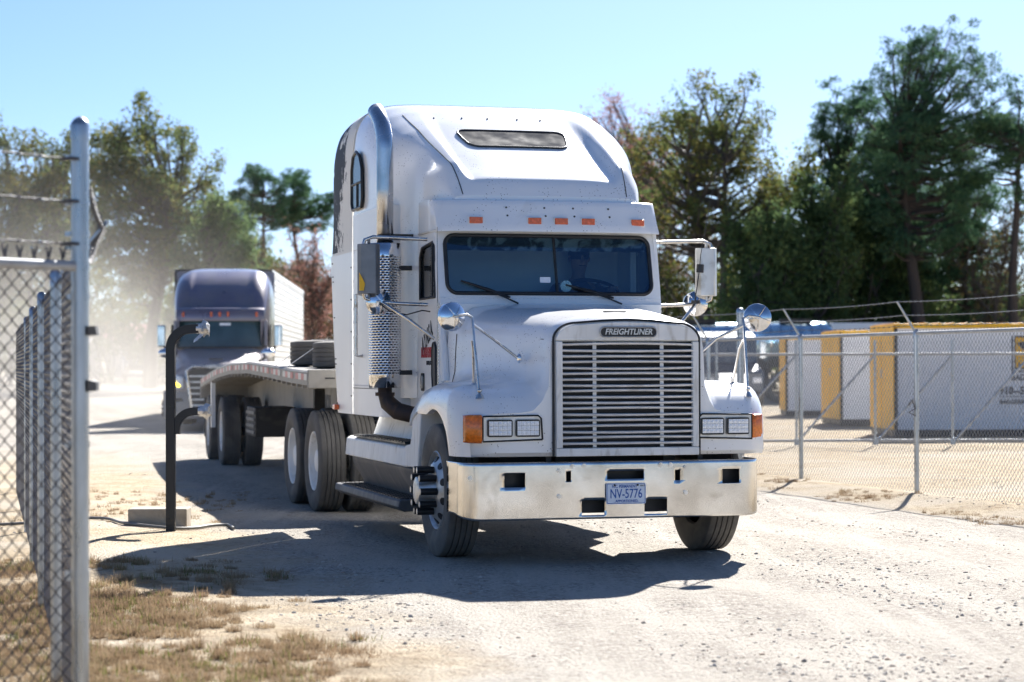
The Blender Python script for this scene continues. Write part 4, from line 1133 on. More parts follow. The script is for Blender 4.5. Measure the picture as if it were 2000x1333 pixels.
bt.build('bumper_bolt', M['dullchrome'], bumper, 40)
# number plate
px = BO + 0.067; YP = -0.984
pb = MB(); pb.slab([(x, YP, z) for x, z in rrect(px, 0.520, 0.155, 0.078, 0.014, 4)], (0, 0.004, 0))
plate = pb.build('licence_plate', M['plate'], truck, 30)
pr = MB(); pr.tube([(x, YP-0.001, z) for x, z in (lambda q: q + q[:1])(rrect(px, 0.520, 0.149, 0.072, 0.012, 4))], 0.0022, 5); pr.build('plate_border', M['blueink'], plate, 60)
rot = (R(90), 0, 0)
text('plate_number', 'NV-5776', 0.098, M['blueink'], plate, (px, YP-0.0015, 0.517), rot, sx=0.70, bold=0.0006)
text('plate_heading', 'N.C. PERMANENT', 0.031, M['blueink'], plate, (px-0.012, YP-0.0015, 0.573), rot, sx=0.80, bold=0.0005)
text('plate_footer', '. APPORTIONED.', 0.027, M['blueink'], plate, (px, YP-0.0015, 0.464), rot, sx=0.95, bold=0.0005)
text('plate_sticker', 'MAY', 0.018, M['blackink'], plate, (px+0.128, YP-0.0015, 0.577), rot)
sc = MB()
for dx in (-0.09, 0.09): sc.cyl((px+dx, YP, 0.583), (px+dx, YP-0.005, 0.583), 0.008, 10)
sc.build('plate_screw', M['black'], plate, 40)

# ---------------------------------------------------------------- cab
CX = -0.01
cab = MB()
HW = 0.965
# sides with window openings
for sx in (-1, 1):
    win = [(1.06, 2.045), (1.62, 2.045), (1.62, 2.40), (1.55, 2.475), (1.15, 2.505), (1.09, 2.47)]
    outerp = [(0.93, 1.10), (2.10, 1.10), (2.10, 2.74), (1.10, 2.74), (0.96, 2.10)]
    # refine the window loop
    loop = []
    for i in range(len(win)):
        a, c_ = win[i], win[(i+1) % len(win)]
        for t in np.linspace(0, 1, 8, endpoint=False): loop.append((lerp(a[0], c_[0], t), lerp(a[1], c_[1], t)))
    o2 = rayfit(loop, outerp)
    x = sx*HW + CX
    cab.frame([(x, p[0], p[1]) for p in o2], [(x, p[0], p[1]) for p in loop], (-sx*0.03, 0, 0))
# front: cowl + windscreen surround, leaning back
def ws(x, z): return (x + CX, 0.935 + (z-2.03)*0.26, z)
wl = rrect(0.0, 2.318, 0.888, 0.243, 0.085, 8)
op = [(0.96, 1.96), (0.96, 2.66), (-0.96, 2.66), (-0.96, 1.96)]
# densify along long sides
def densify(loop, m=0.06):
    out = []
    for i in range(len(loop)):
        a, c_ = loop[i], loop[(i+1) % len(loop)]
        d = math.dist(a, c_); k = max(1, int(d/m))
        for t in range(k): out.append((lerp(a[0], c_[0], t/k), lerp(a[1], c_[1], t/k)))
    return out
wl = densify(wl); o2 = rayfit(wl, op)
cab.frame([ws(*p) for p in o2], [ws(*p) for p in wl], (0, 0.03, 0))
# rounded pillars
for sx in (-1, 1):
    cab.tube([(sx*0.935+CX, 0.995+(z-2.0)*0.26, z) for z in (1.35, 1.6, 2.0, 2.4, 2.66)], 0.034, 10)
    cab.box(min(sx*0.70, sx*0.955)+CX, max(sx*0.70, sx*0.955)+CX, 0.905, 0.955, 1.15, 1.90)
cab.box(-0.94+CX, 0.94+CX, 1.15, 2.10, 2.70, 2.74)
cab.box(-0.945+CX, 0.945+CX, 0.895, 0.92, 1.80, 1.985)
cab_o = cab.build('cab', M['white_plain'], truck, 35)
# cowl rivets
rv = MB()
for i in range(60):
    x = -0.95 + 1.9*i/59; q = ws(x, 2.035); rv.ball((q[0], q[1]-0.002, q[2]), 0.006, 6, 4)
rv.build('rivet', M['white_plain'], cab_o, 60)
# windscreen
g_ = MB(); n_ = 20
rows = []
g_.slab([ws(x, z) for x, z in wl], (0, 0.006, 0))
wind = g_.build('windscreen', M['glass'], truck, 0)
wind.data.polygons.foreach_set('use_smooth', [False]*len(wind.data.polygons))
gk = MB()
gk.tube([(lambda q: (q[0], q[1]-0.004, q[2]))(ws(*p)) for p in wl + wl[:1]], 0.017, 8)
gk.tube([(lambda q: (q[0], q[1]-0.006, q[2]))(ws(0.045 + 0.008, z)) for z in (2.075, 2.32, 2.562)], 0.012, 8)
gk.build('rubber_seal', M['black'], wind, 60)
stk = MB(); q = ws(-0.045, 2.19); stk.box(q[0]-0.046, q[0]+0.046, q[1]-0.006, q[1]-0.001, q[2]-0.024, q[2]+0.024)
stk.build('toll_tag', M['plate'], wind, 0, bevel=0.004)
# side windows + door detail
for sx in (-1, 1):
    x = sx*(HW-0.015) + CX
    win = [(1.06, 2.045), (1.62, 2.045), (1.62, 2.40), (1.55, 2.475), (1.15, 2.505), (1.09, 2.47)]
    wb = MB(); wb.slab([(x, p[0], p[1]) for p in win], (sx*0.005, 0, 0))
    sw = wb.build('side_window', M['darkglass'], truck, 0)
    sb = MB(); sb.tube([(sx*(HW+0.001)+CX, p[0], p[1]) for p in win + win[:1]], 0.012, 6); sb.tube([(sx*(HW+0.001)+CX, 1.17, 2.05), (sx*(HW+0.001)+CX, 1.17, 2.5)], 0.009, 6)
    sb.build('rubber_seal', M['black'], sw, 60)
# door seams, hinge, lower vent window, handle
for sx in (-1, 1):
    xo = sx*(HW+0.002) + CX
    db = MB()
    db.box(min(xo, xo+sx*0.002), max(xo, xo+sx*0.002), 0.975, 0.983, 1.16, 2.62)
    door = db.build('door_seam', M['chassis'], cab_o, 0)
    hb = MB()
    for k in range(26): hb.cyl((xo, 0.955, 1.30+k*0.027), (xo, 0.955, 1.30+k*0.027+0.020), 0.007, 8)
    hb.build('hinge', M['dullchrome'], cab_o, 40)
    vb = MB()
    vl = [(1.02, 1.30), (1.13, 1.30), (1.155, 1.40), (1.155, 1.60), (1.12, 1.665), (1.06, 1.67), (1.02, 1.63)]
    vb.slab([(xo, p[0], p[1]) for p in vl], (sx*0.006, 0, 0))
    vw = vb.build('lower_vent', M['darkgrey'], cab_o, 0)
    vt = MB(); vt.tube([(xo+sx*0.006, p[0], p[1]) for p in vl + vl[:1]], 0.010, 6); vt.build('rubber_seal', M['black'], vw, 60)
    hn = MB(); hn.slab([(xo, y, z) for y, z in rrect(1.52, 1.34, 0.055, 0.075, 0.02, 4)], (sx*0.008, 0, 0), 0)
    hn.slab([(xo+sx*0.009, y, z) for y, z in rrect(1.52, 1.34, 0.030, 0.055, 0.012, 3)], (sx*0.010, 0, 0), 1)
    hn.build('door_handle', [M['black'], M['dullchrome']], cab_o, 30)
# lettering on the passenger door (reads towards the front)
xo = -(HW+0.0035) + CX
rt = (R(90), 0, R(-90))
text('door_lettering', 'ROCKHOLD EXPRESS, LLC', 0.12, M['red'], cab_o, (xo, 1.325, 1.585), rt, sx=0.36, bold=0.003)
text('door_town', 'RAEFORD, NC', 0.050, M['blackink'], cab_o, (xo, 1.30, 1.500), rt, sx=0.55)
text('door_script', 'A.Y.N.S.A.', 0.20, M['blackink'], cab_o, (xo, 1.36, 1.71), (R(90), R(-24), R(-90)), sx=0.50, shear=0.3, bold=0.002)
# interior
it = MB()
it.box(-0.95+CX, 0.95+CX, 2.30, 2.34, 1.25, 2.74)
it.box(-0.95+CX, 0.95+CX, 1.06, 2.32, 1.22, 1.28)
it.box(-0.93+CX, 0.93+CX, 1.06, 1.30, 1.85, 2.06)
it.box(-0.60+CX, -0.12+CX, 1.12, 1.42, 1.6, 2.04)
it.build('cab_interior', M['interior'], truck, 0)
st = MB()
for cx in (-0.52, 0.50):
    st.box(cx-0.25, cx+0.25, 1.62, 2.10, 1.50, 1.64); st.box(cx-0.24, cx+0.24, 2.04, 2.18, 1.62, 2.30); st.box(cx-0.13, cx+0.13, 2.06, 2.16, 2.31, 2.47)
    st.box(cx-0.2, cx+0.2, 1.7, 2.05, 1.28, 1.5)
st.build('seat', M['interior_light'], truck, 30, bevel=0.04)
hd_ = MB(); hd_.box(-0.88+CX, 0.88+CX, 1.13, 1.15, 2.44, 2.60)
hd_.build('reflection_strip', mat('painted_reflection', (0.42, 0.43, 0.40), 0.8, stain=(9, (0.02, 0.025, 0.025), 0.45, 0.55)), truck, 0)  # added strip; pale colour and dark patches imitate reflected sky and trees
for sx in (-1, 1):
    pl_ = MB(); pl_.box(min(sx*0.88, sx*0.935)+CX, max(sx*0.88, sx*0.935)+CX, 1.50, 1.57, 1.3, 2.60); pl_.build('door_frame', M['white_plain'], truck, 0, bevel=0.01)
swl = MB(); Cw = Vector((0.50, 1.42, 2.12)); ax_ = Vector((0, -0.45, 0.89)).normalized(); u_ = Vector((1, 0, 0)); v_ = ax_.cross(u_)
swl.tube([Cw + (u_*math.cos(a) + v_*math.sin(a))*0.225 for a in np.linspace(0, 2*math.pi, 33)], 0.016, 8)
for a in (0.3, math.pi-0.3, -math.pi/2): swl.cyl(Cw, Cw + (u_*math.cos(a)+v_*math.sin(a))*0.22, 0.014, 8)
swl.cyl(Cw - ax_*0.35, Cw, 0.035, 10)
swl.build('steering_wheel', M['black'], truck, 60)
ga = MB(); ga.lathe([(0, 0.0), (0, 0.05), (0.03, 0.052)], (0.21, 1.25, 2.15), 1, 20, 0, 1); ga.build('dash_fan', M['dullchrome'], truck, 40)
# wipers
for wx in (0, 1):
    base = ws((-0.300, 0.60)[wx], 1.990); tip = ws((-0.775, 0.125)[wx], (2.178, 2.150)[wx]); mid = ws((-0.54, 0.36)[wx], (2.100, 2.088)[wx])
    off = Vector((0, -0.030, 0))
    w_ = MB()
    w_.tube([Vector(base)+off, Vector(lerp(Vector(base), Vector(mid), 0.5))+off*1.3, Vector(mid)+off*1.3], [0.008, 0.007, 0.012], 6)
    end = Vector(mid) + (Vector(mid)-Vector(tip))*0.75
    w_.tube([Vector(tip)+off*0.7, Vector(mid)+off*0.8, end+off*0.7], [0.008, 0.018, 0.008], 6)
    w_.tube([Vector(lerp(Vector(tip), Vector(mid), 0.45))+off, Vector(mid)+off*1.4, Vector(lerp(Vector(mid), end, 0.6))+off], [0.007, 0.014, 0.007], 6)
    w_.build('wiper', M['black'], truck, 60)

# ---------------------------------------------------------------- sun visor box with marker lamps
def visor_front(x, z):
    t = (z-2.585)/0.275
    return 0.86 + 0.16*t + 0.13*(abs(x)/0.965)**6
xs = [0.0, 0.2, 0.4, 0.6, 0.75, 0.86, 0.93, 0.965]
xs = [-x for x in xs[::-1]] + xs[1:]
v = MB(); rows = []
for z, dy in ((2.600, 0.02), (2.585, 0.0), (2.60, -0.008), (2.66, 0), (2.72, 0), (2.80, 0), (2.845, 0.0), (2.858, 0.012), (2.862, 0.05)):
    r_ = [(x+CX, visor_front(x, z)+dy, z) for x in xs]
    r_ = [(-0.978+CX, 1.62, z), (-0.978+CX, 1.2, z)] + r_ + [(0.978+CX, 1.2, z), (0.978+CX, 1.62, z)]
    rows.append(r_)
rows.append([(p[0], max(p[1], 1.30), 2.868) for p in rows[-1]])
v.grid(rows)
visor = v.build('roof_visor', M['white'], truck, 50)
so = visor.modifiers.new('thick', 'SOLIDIFY'); so.thickness = 0.012; so.offset = -1
for x in (-0.665, -0.165, 0.065, 0.300, 0.745):
    q = visor_front(x-CX, 2.675)
    mk = MB(); mk.box(x-0.056, x+0.056, q-0.022, q+0.02, 2.650, 2.702, 1)
    mk.box(x-0.064, x+0.064, q-0.010, q+0.02, 2.643, 2.709, 0)
    mk.build('marker_light', [M['grime'], M['orange']], visor, 30, bevel=0.004)
dt = MB()
for x in (-0.39, -0.06, 0.19, 0.50):
    for z in (2.72, 2.79): 
        q = visor_front(x-CX, z); dt.cyl((x, q+0.004, z), (x, q-0.004, z), 0.009, 8)
for k in range(3): dt.cyl((-0.955+CX, 1.17, 2.74+k*0.035), (-0.935+CX, 1.17, 2.74+k*0.035), 0.009, 8)
dt.build('bolt', M['chassis'], visor, 40)

# ---------------------------------------------------------------- roof fairing over cab and sleeper
FY = [1.10, 1.13, 1.16, 1.20, 1.24, 1.29] + [1.34 + 0.05*i for i in range(37)] + [3.2, 3.3, 3.44]
def fz(Y): return interp(Y, [1.10, 1.15, 1.21, 1.5, 2.1, 2.5, 2.8, 3.1, 3.45, 4.0, 4.27], [2.90, 2.985, 3.055, 3.185, 3.465, 3.665, 3.80, 3.89, 3.935, 3.925, 3.89])
def fw(Y): return interp(Y, [1.10, 1.3, 1.6, 1.78, 2.05, 2.25, 2.5, 3.0, 4.3], [0.80, 0.88, 0.955, 0.985, 1.07, 1.15, 1.18, 1.195, 1.195])
def fn(Y): return interp(Y, [1.1, 1.5, 2.0, 2.5, 3.2, 4.3], [4.0, 4.0, 4.2, 4.8, 6.0, 7.0])
ZB = 2.86
NT = 110
def fsec(Y, bump=True):
    w, zt, n = fw(Y), fz(Y), fn(Y); out = []
    for i in range(NT+1):
        a = math.pi*i/NT
        ca, sa = math.cos(a), math.sin(a)
        x = -w*math.copysign(abs(ca)**(2/n), ca); z = ZB + (zt-ZB)*abs(sa)**(2/n)
        if bump:
            # raised centre panel, its edge spreading towards the top
            half = interp(Y, [1.10, 1.30, 1.7, 2.3, 2.9, 3.4], [0.60, 0.625, 0.645, 0.655, 0.62, 0.60])
            k = sstep(half-0.02, half+0.10, abs(x)) * sstep(1.13, 1.40, Y) * sstep(3.0, 1.7, Y)
            z += 0.070*k*sstep(1.02*w, 0.86*w, abs(x)) + 0.035*k
        out.append((x+CX+0.01, Y, z))
    return out
fb = MB(); rows = [fsec(Y) for Y in FY]
base = [[(p[0], p[1], 2.74) for p in r] for r in rows]
fb.grid(rows)
# side skirts down to the cab roof / sleeper box
for e in (0, -1):
    fb.grid([[r[e] for r in rows], [(r[e][0], r[e][1], 2.55 if r[e][1] > 2.2 else 1.20 if r[e][1] > 1.70 else 2.70) for r in rows]])
fb.grid([rows[0], [(p[0], p[1]-0.0, 2.80) for p in rows[0]]])
roof = fb.build('roof_fairing', M['white'], truck, 60)
# seams on the fairing
for sx in (-1, 1):
    sm = MB(); path = []
    for Y in np.linspace(1.11, 2.75, 40):
        sec = fsec(float(Y)); xt = sx*interp(Y, [1.1, 1.4, 1.9, 2.5, 2.8], [0.715, 0.760, 0.815, 0.86, 0.87])
        k = min(range(len(sec)-1), key=lambda i: abs(sec[i][0]-CX-xt))
        a, c_ = sec[k], sec[k+1]; t = (xt+CX-a[0])/((c_[0]-a[0]) or 1); t = min(max(t, -0.5), 1.5)
        path.append((xt+CX, Y, lerp(a[2], c_[2], t)+0.0015))
    sm.tube(path, 0.0045, 5)
    sm.build('panel_seam', M['chassis'], roof, 60)
# roof window
rw = densify(rrect(0, 2.13, 0.475, 0.185, 0.09, 6), 0.06)
rw = [(x*(1.0 + 0.07*(2.13-y)/0.185*-1), y) for x, y in rw]
def zq(x, Y):
    sec = fsec(Y); return float(np.interp(x+CX+0.01, [p[0] for p in sec], [p[2] for p in sec]))
rwp = [(x+CX+0.01, Y, zq(x, Y)+0.004) for x, Y in rw]
wb = MB(); wb.slab(rwp, (0, -0.003, 0.006))
rwin = wb.build('roof_window', mat('dusty_roof_glass', (0.016, 0.020, 0.032), 0.8, var=(6, 0.2), stain=(60, (0.05, 0.06, 0.08), 0.55, 0.75), spec=0.05, vscale=(1, 1, 1)), truck, 0)
wr = MB(); wr.tube([(p[0], p[1]-0.003, p[2]+0.004) for p in rwp + rwp[:1]], 0.010, 8); wr.build('window_frame', M['black'], rwin, 60)
dm = MB()
for x in (-0.62, -0.36, -0.12, 0.16, 0.38): dm.ball((x, 2.62, zq(x, 2.62)+0.003), 0.009, 8, 4)
dm.build('bolt', M['chassis'], roof, 60)

# ---------------------------------------------------------------- sleeper box
sl = MB()
def plan(z):   # rounded front corners
    pts = []
    for k in range(7):
        a = math.pi/2*k/6; pts.append((-1.19 + 0.16*(1-math.sin(a)) , 2.02+0.16*(1-math.cos(a))))
    return pts
front = [(-1.19+0.17*(1-math.cos(a)), 2.19-0.17*math.sin(a)) for a in np.linspace(0, math.pi/2, 8)]
poly = [(-1.19, 3.46)] + front + [(-x, y) for x, y in front[::-1]] + [(1.19, 3.46)]
poly = [(x+CX, y) for x, y in poly]
rows = [[(x, y, z) for x, y in poly] for z in (1.03, 1.8, 2.56, 2.88)]
sl.grid(rows)
sl.add([(x, y, 1.03) for x, y in poly], [tuple(range(len(poly)))[::-1]])
sl.add([(-1.19+CX, 3.46, 1.03), (1.19+CX, 3.46, 1.03), (1.19+CX, 3.46, 2.9), (-1.19+CX, 3.46, 2.9)], [(0, 1, 2, 3)])
backw = [(p[0]*0.995, 3.44, p[2]-0.01) for p in fsec(3.44, False)]; sl.add(backw, [tuple(range(len(backw)))])
sleeper = sl.build('sleeper', M['white_plain'], truck, 40)
rv = MB()
for sx in (-1,):
    xo = -1.192+CX
    for i in range(24): rv.ball((xo, 2.25+i*0.05, 1.30), 0.006, 6, 4); rv.ball((xo, 2.25+i*0.05, 2.55), 0.006, 6, 4)
    for i in range(18): rv.ball((xo, 3.435, 1.1+i*0.13), 0.007, 6, 4)
rv.build('rivet', M['white_plain'], sleeper, 60)
sm = MB(); xo = -1.1915+CX; sm.box(xo-0.002, xo+0.002, 2.22, 3.45, 1.272, 1.278); sm.build('panel_seam', M['chassis'], sleeper, 0)
# side extenders behind the sleeper
peel = bpy.data.materials.new('peeling_white_paint'); peel.use_nodes = True
def make_peel(m):
    nt = m.node_tree; N = nt.nodes; L = nt.links; b_ = N['Principled BSDF']
    tc = N.new('ShaderNodeTexCoord'); sep = N.new('ShaderNodeSeparateXYZ'); L.new(tc.outputs['Object'], sep.inputs[0])
    no = N.new('ShaderNodeTexNoise'); no.inputs['Scale'].default_value = 1.9; no.inputs['Detail'].default_value = 9; no.inputs['Roughness'].default_value = 0.78
    mpn = N.new('ShaderNodeMapping'); mpn.inputs['Scale'].default_value = (1, 1.0, 0.8); mpn.inputs['Location'].default_value = (0.3, 1.1, 0.4)
    L.new(tc.outputs['Object'], mpn.inputs[0]); L.new(mpn.outputs[0], no.inputs['Vector'])
    # a ragged band running down the panel where the paint has come off
    def math_(op, a, b2=None, v=None):
        n = N.new('ShaderNodeMath'); n.operation = op; L.new(a, n.inputs[0])
        if b2 is not None: L.new(b2, n.inputs[1])
        if v is not None: n.inputs[1].default_value = v
        return n.outputs[0]
    cz = math_('MULTIPLY', sep.outputs['Z'], v=0.13)             # the centre drifts forward towards the bottom
    cy = math_('ADD', sep.outputs['Y'], cz)
    nn = math_('MULTIPLY', no.outputs['Fac'], v=2.3)
    d = math_('SUBTRACT', cy, nn)
    d = math_('SUBTRACT', d, v=3.45)
    d = math_('ABSOLUTE', d)
    lim = math_('LESS_THAN', d, v=0.21)
    zl = math_('GREATER_THAN', sep.outputs['Z'], v=2.575)
    f = math_('MULTIPLY', lim, zl)
    mx = N.new('ShaderNodeMix'); mx.data_type = 'RGBA'; L.new(f, mx.inputs[0])
    mx.inputs[6].default_value = (0.74, 0.73, 0.69, 1); mx.inputs[7].default_value = (0.035, 0.036, 0.042, 1)
    L.new(mx.outputs[2], b_.inputs['Base Color'])
    b_.inputs['Roughness'].default_value = 0.6; b_.inputs['Specular IOR Level'].default_value = 0.2
make_peel(peel)
ex = MB()
EY = [3.475, 3.7, 3.9, 4.1, 4.25, 4.35, 4.42, 4.46, 4.49]
rows = []
for i, Y in enumerate(EY):
    sec = fsec(Y, False)
    k = max(0, (Y-4.25)/0.20)
    rows.append([(p[0]*(1-0.006*k*k), Y, p[2] - 0.05*k*k*(1 if p[2] > 3.4 else 0)) for p in sec])
ex.grid(rows)
for e in (0, -1):
    edge = [r[e] for r in rows]
    ex.grid([edge, [(p[0]*1.004, p[1] + (0.05 if i == len(rows)-1 else 0.02 if i > 4 else 0), 2.548) for i, p in enumerate(edge)]])
ext = ex.build('side_extender', peel, truck, 40)
ext.data.polygons.foreach_set('use_smooth', [abs(p.normal.x) < 0.93 for p in ext.data.polygons])
so = ext.modifiers.new('thick', 'SOLIDIFY'); so.thickness = 0.015; so.offset = 0
for sx in (1, -1):
    ex2 = MB()
    x = sx*1.197+CX
    ex2.slab([(x, 3.475, 1.03), (x, 4.20, 1.03), (x, 4.42, 1.75), (x, 4.56, 2.555), (x, 3.475, 2.555)], (-sx*0.012, 0, 0))
    e2 = ex2.build('lower_extender', M['white_plain'], truck, 30)
mk = MB(); mk.box(-1.245+CX, -1.20+CX, 4.12, 4.24, 1.06, 1.11); mk.build('side_marker', M['orange'], e2, 0, bevel=0.006)
bt = MB()
for z in (1.12, 1.5, 1.55, 1.95, 2.3, 2.35, 2.48): bt.ball((-1.20+CX, 4.20+0.18*(z-1.03), z), 0.008, 6, 4)
for z in (1.2, 1.5, 1.8, 2.1, 2.4): bt.ball((-1.20+CX, 3.50, z), 0.008, 6, 4)
bt.build('bolt', M['chassis'], e2, 60)
# sleeper side windows
for sx in (-1, 1):
    x = sx*1.200 + CX
    lp = [(2.98, 2.93), (3.39, 2.93), (3.43, 2.99), (3.43, 3.30), (3.36, 3.42), (3.22, 3.455), (3.05, 3.40), (2.95, 3.28), (2.93, 3.0)]
    wb = MB(); wb.slab([(x, p[0], p[1]) for p in lp], (sx*0.006, 0, 0))
    wi = wb.build('sleeper_window', mat('dark_sleeper_glass', (0.02, 0.03, 0.035), 0.15, spec=0.25), truck, 0)
    wf = MB(); wf.tube([(x+sx*0.006, p[0], p[1]) for p in lp + lp[:1]], 0.015, 8)
    wf.tube([(x+sx*0.008, 2.95, 3.16), (x+sx*0.008, 3.43, 3.16)], 0.012, 6); wf.tube([(x+sx*0.008, 3.16, 2.93), (x+sx*0.008, 3.16, 3.16)], 0.012, 6)
    wf.build('window_frame', M['black'], wi, 60)
    gb = MB(); xg = sx*1.25+CX; y = 3.02
    gb.tube([(sx*1.19+CX, y, 2.13), (xg, y, 2.13), (xg, y, 1.57), (sx*1.19+CX, y, 1.57)], 0.017, 8); gb.build('grab_bar', M['dullchrome'], truck, 30)

# ---------------------------------------------------------------- exhaust
ek = Vector((-1.20+CX, 2.0, 0))
ek = Vector((-1.235, 1.86, 0))
exh = MB()
pp = [(ek.x, ek.y-0.02, 2.50), (ek.x, ek.y-0.02, 3.0), (ek.x, ek.y-0.02, 3.33)]
for a in np.linspace(0.1, 1.0, 8):
    ang = a*R(58)
    pp.append((ek.x - 0.12*(1-math.cos(ang))*0.55, ek.y-0.02 + 0.50*(1-math.cos(ang)), 3.34 + 0.42*math.sin(ang)))
q1 = Vector(pp[-1]); d1 = (Vector(pp[-1]) - Vector(pp[-2])).normalized()
exh.tube(pp, 0.072, 24, 0, caps=False)
exo = exh.build('exhaust_stack', M['stack'], truck, 50)
so = exo.modifiers.new('thick', 'SOLIDIFY'); so.thickness = 0.004; so.offset = -1
mu = MB(); mu.cyl((ek.x, ek.y, 1.30), (ek.x, ek.y, 2.52), 0.110, 24); mu.build('muffler', M['rust'], exo, 40)
# heat shield: plate with slots
shm = MB(); rs = 0.138
rows_z = np.linspace(1.405, 2.42, 47)
vid = {}
NA = 64
a0, a1 = R(-200), R(40)
def sv(a, z):
    key = (round(a, 5), round(z, 5))
    if key not in vid:
        vid[key] = shm.n; shm.v.append((ek.x + rs*math.cos(a), ek.y + rs*math.sin(a), z)); shm.n += 1
    return vid[key]
da = (a1-a0)/NA
for r_ in range(len(rows_z)-1):
    z0, z1 = rows_z[r_], rows_z[r_+1]; zz = [z0, z0+(z1-z0)*0.30, z0+(z1-z0)*0.70, z1]
    for k in range(NA):
        aa = a0 + k*da
        slot = ((k + (2 if r_ % 2 else 0)) % 4) != 0
        for j in range(3):
            if j == 1 and slot: continue
            shm.f.append((sv(aa, zz[j]), sv(aa+da, zz[j]), sv(aa+da, zz[j+1]), sv(aa, zz[j+1]))); shm.m.append(0)
for z0, z1 in ((1.29, 1.405), (2.42, 2.53)):
    for k in range(NA):
        aa = a0 + k*da
        shm.f.append((sv(aa, z0), sv(aa+da, z0), sv(aa+da, z1), sv(aa, z1))); shm.m.append(0)
hs = shm.build('heat_shield', M['chrome'], exo, 60)
so = hs.modifiers.new('thick', 'SOLIDIFY'); so.thickness = 0.003
el = MB()
el.tube([(ek.x, ek.y, 1.31), (ek.x, ek.y, 1.24), (ek.x+0.02, ek.y-0.03, 1.16), (ek.x+0.09, ek.y-0.10, 1.09), (ek.x+0.20, ek.y-0.18, 1.06), (ek.x+0.42, ek.y-0.25, 1.06)], [0.062, 0.062, 0.072, 0.075, 0.072, 0.068], 16)
el.cyl((ek.x, ek.y, 1.22), (ek.x, ek.y, 1.25), 0.085, 16)
el.build('exhaust_elbow', M['rust'], exo, 60)
cl = MB(); cl.lathe([(0, 0.070), (0, 0.084), (0.012, 0.084), (0.012, 0.070)], (ek.x, ek.y-0.02, 2.58), 2, 24); cl.box(ek.x+0.06, ek.x+0.24, ek.y-0.06, ek.y+0.02, 2.56, 2.61); cl.build('clamp', M['black'], exo, 40)
for z in (2.30, 1.40):
    cl = MB(); cl.box(ek.x+0.10, ek.x+0.27, ek.y-0.03, ek.y+0.03, z, z+0.04); cl.build('bracket', M['black'], exo, 40)

# ---------------------------------------------------------------- steps, tank fairing, skirt
sp = MB()
# white upper moulding
sp.prism([(-1.215, 0.640), (-1.20, 0.800), (-1.16, 0.822), (-0.80, 0.822), (-0.80, 0.640)], 1, 1.10, 3.80)
sp.prism([(-1.00, 0.822), (-0.93, 1.02), (-0.80, 1.02), (-0.80, 0.822)], 1, 1.12, 3.55)
# fairing piece behind the wheel
sp.prism([(0.50, 1.125), (0.62, 0.650), (1.10, 0.650), (1.10, 0.82), (0.90, 0.84), (0.83, 0.92), (0.82, 1.10), (0.72, 1.15), (0.55, 1.15)], 0, -1.23, -0.80)
so_ = sp.build('step_fairing', M['grime'], truck, 30, bevel=0.012)
sk = MB()
sk.prism([(-1.195, 0.638), (-1.185, 0.585), (-1.09, 0.42), (-1.07, 0.27), (-0.85, 0.27), (-0.80, 0.638)], 1, 0.66, 3.55)
skirt = sk.build('side_skirt', M['darkgrey'], truck, 30, bevel=0.010)
ts = MB()
ts.box(-1.20, -0.98, 1.22, 3.45, 0.824, 0.836)
for k in range(18): ts.box(-1.195, -1.01, 1.26+k*0.12, 1.32+k*0.12, 0.836, 0.846)
ts.build('upper_step', M['black'], so_, 0)
st = MB()
st.prism([(-1.325, 0.320), (-1.315, 0.375), (-1.295, 0.382), (-1.02, 0.382), (-1.02, 0.30), (-1.27, 0.285)], 1, 0.92, 3.75)
low = st.build('lower_step', M['darkgrey'], truck, 30, bevel=0.008)
tr = MB()
for k in range(22):
    for j in range(5): tr.box(-1.285+j*0.042, -1.255+j*0.042, 1.02+k*0.12, 1.10+k*0.12, 0.382, 0.390)
tr.build('tread_plate', M['black'], low, 0)
ed = MB(); ed.box(-1.06, -1.045, 1.0, 3.6, 0.39, 0.43); ed.build('step_edge', M['alu'], low, 0, bevel=0.004)
hm = MB(); hm.tube([(-1.02, 1.55, 0.83), (-0.99, 1.5, 0.92), (-0.93, 1.45, 1.04)], 0.008, 6); hm.build('hood_strap', M['black'], so_, 60)

# ---------------------------------------------------------------- mirrors
def disc_mirror(parent, c, r, face, name='spot_mirror'):
    """round convex mirror seen from its ribbed back; face: direction of the back"""
    f = Vector(face).normalized(); u = f.cross(Vector((0, 0, 1))).normalized(); v2 = f.cross(u)
    b = MB(); rows = []
    for rr, h in ((1.0, -0.025), (1.0, 0.0), (0.985, 0.010), (0.80, 0.026), (0.5, 0.040), (0.18, 0.046), (0.0, 0.047)):
        rows.append([Vector(c) + (u*math.cos(a)+v2*math.sin(a))*r*rr + f*h for a in np.linspace(0, 2*math.pi, 40, endpoint=False)])
    b.grid(rows, 0, close=True)
    b.slab(rows[0], -f*0.004)
    for k in range(5):
        a = 2*math.pi*(k+0.25)/5; d = u*math.cos(a)+v2*math.sin(a)
        b.tube([Vector(c)+d*r*0.12+f*0.046, Vector(c)+d*r*0.5+f*0.042, Vector(c)+d*r*0.95+f*0.013], [0.006, 0.005, 0.003], 5)
    b.cyl(Vector(c)+f*0.04, Vector(c)+f*0.062, r*0.13, 10)
    return b.build(name, M['chrome'], parent, 40)
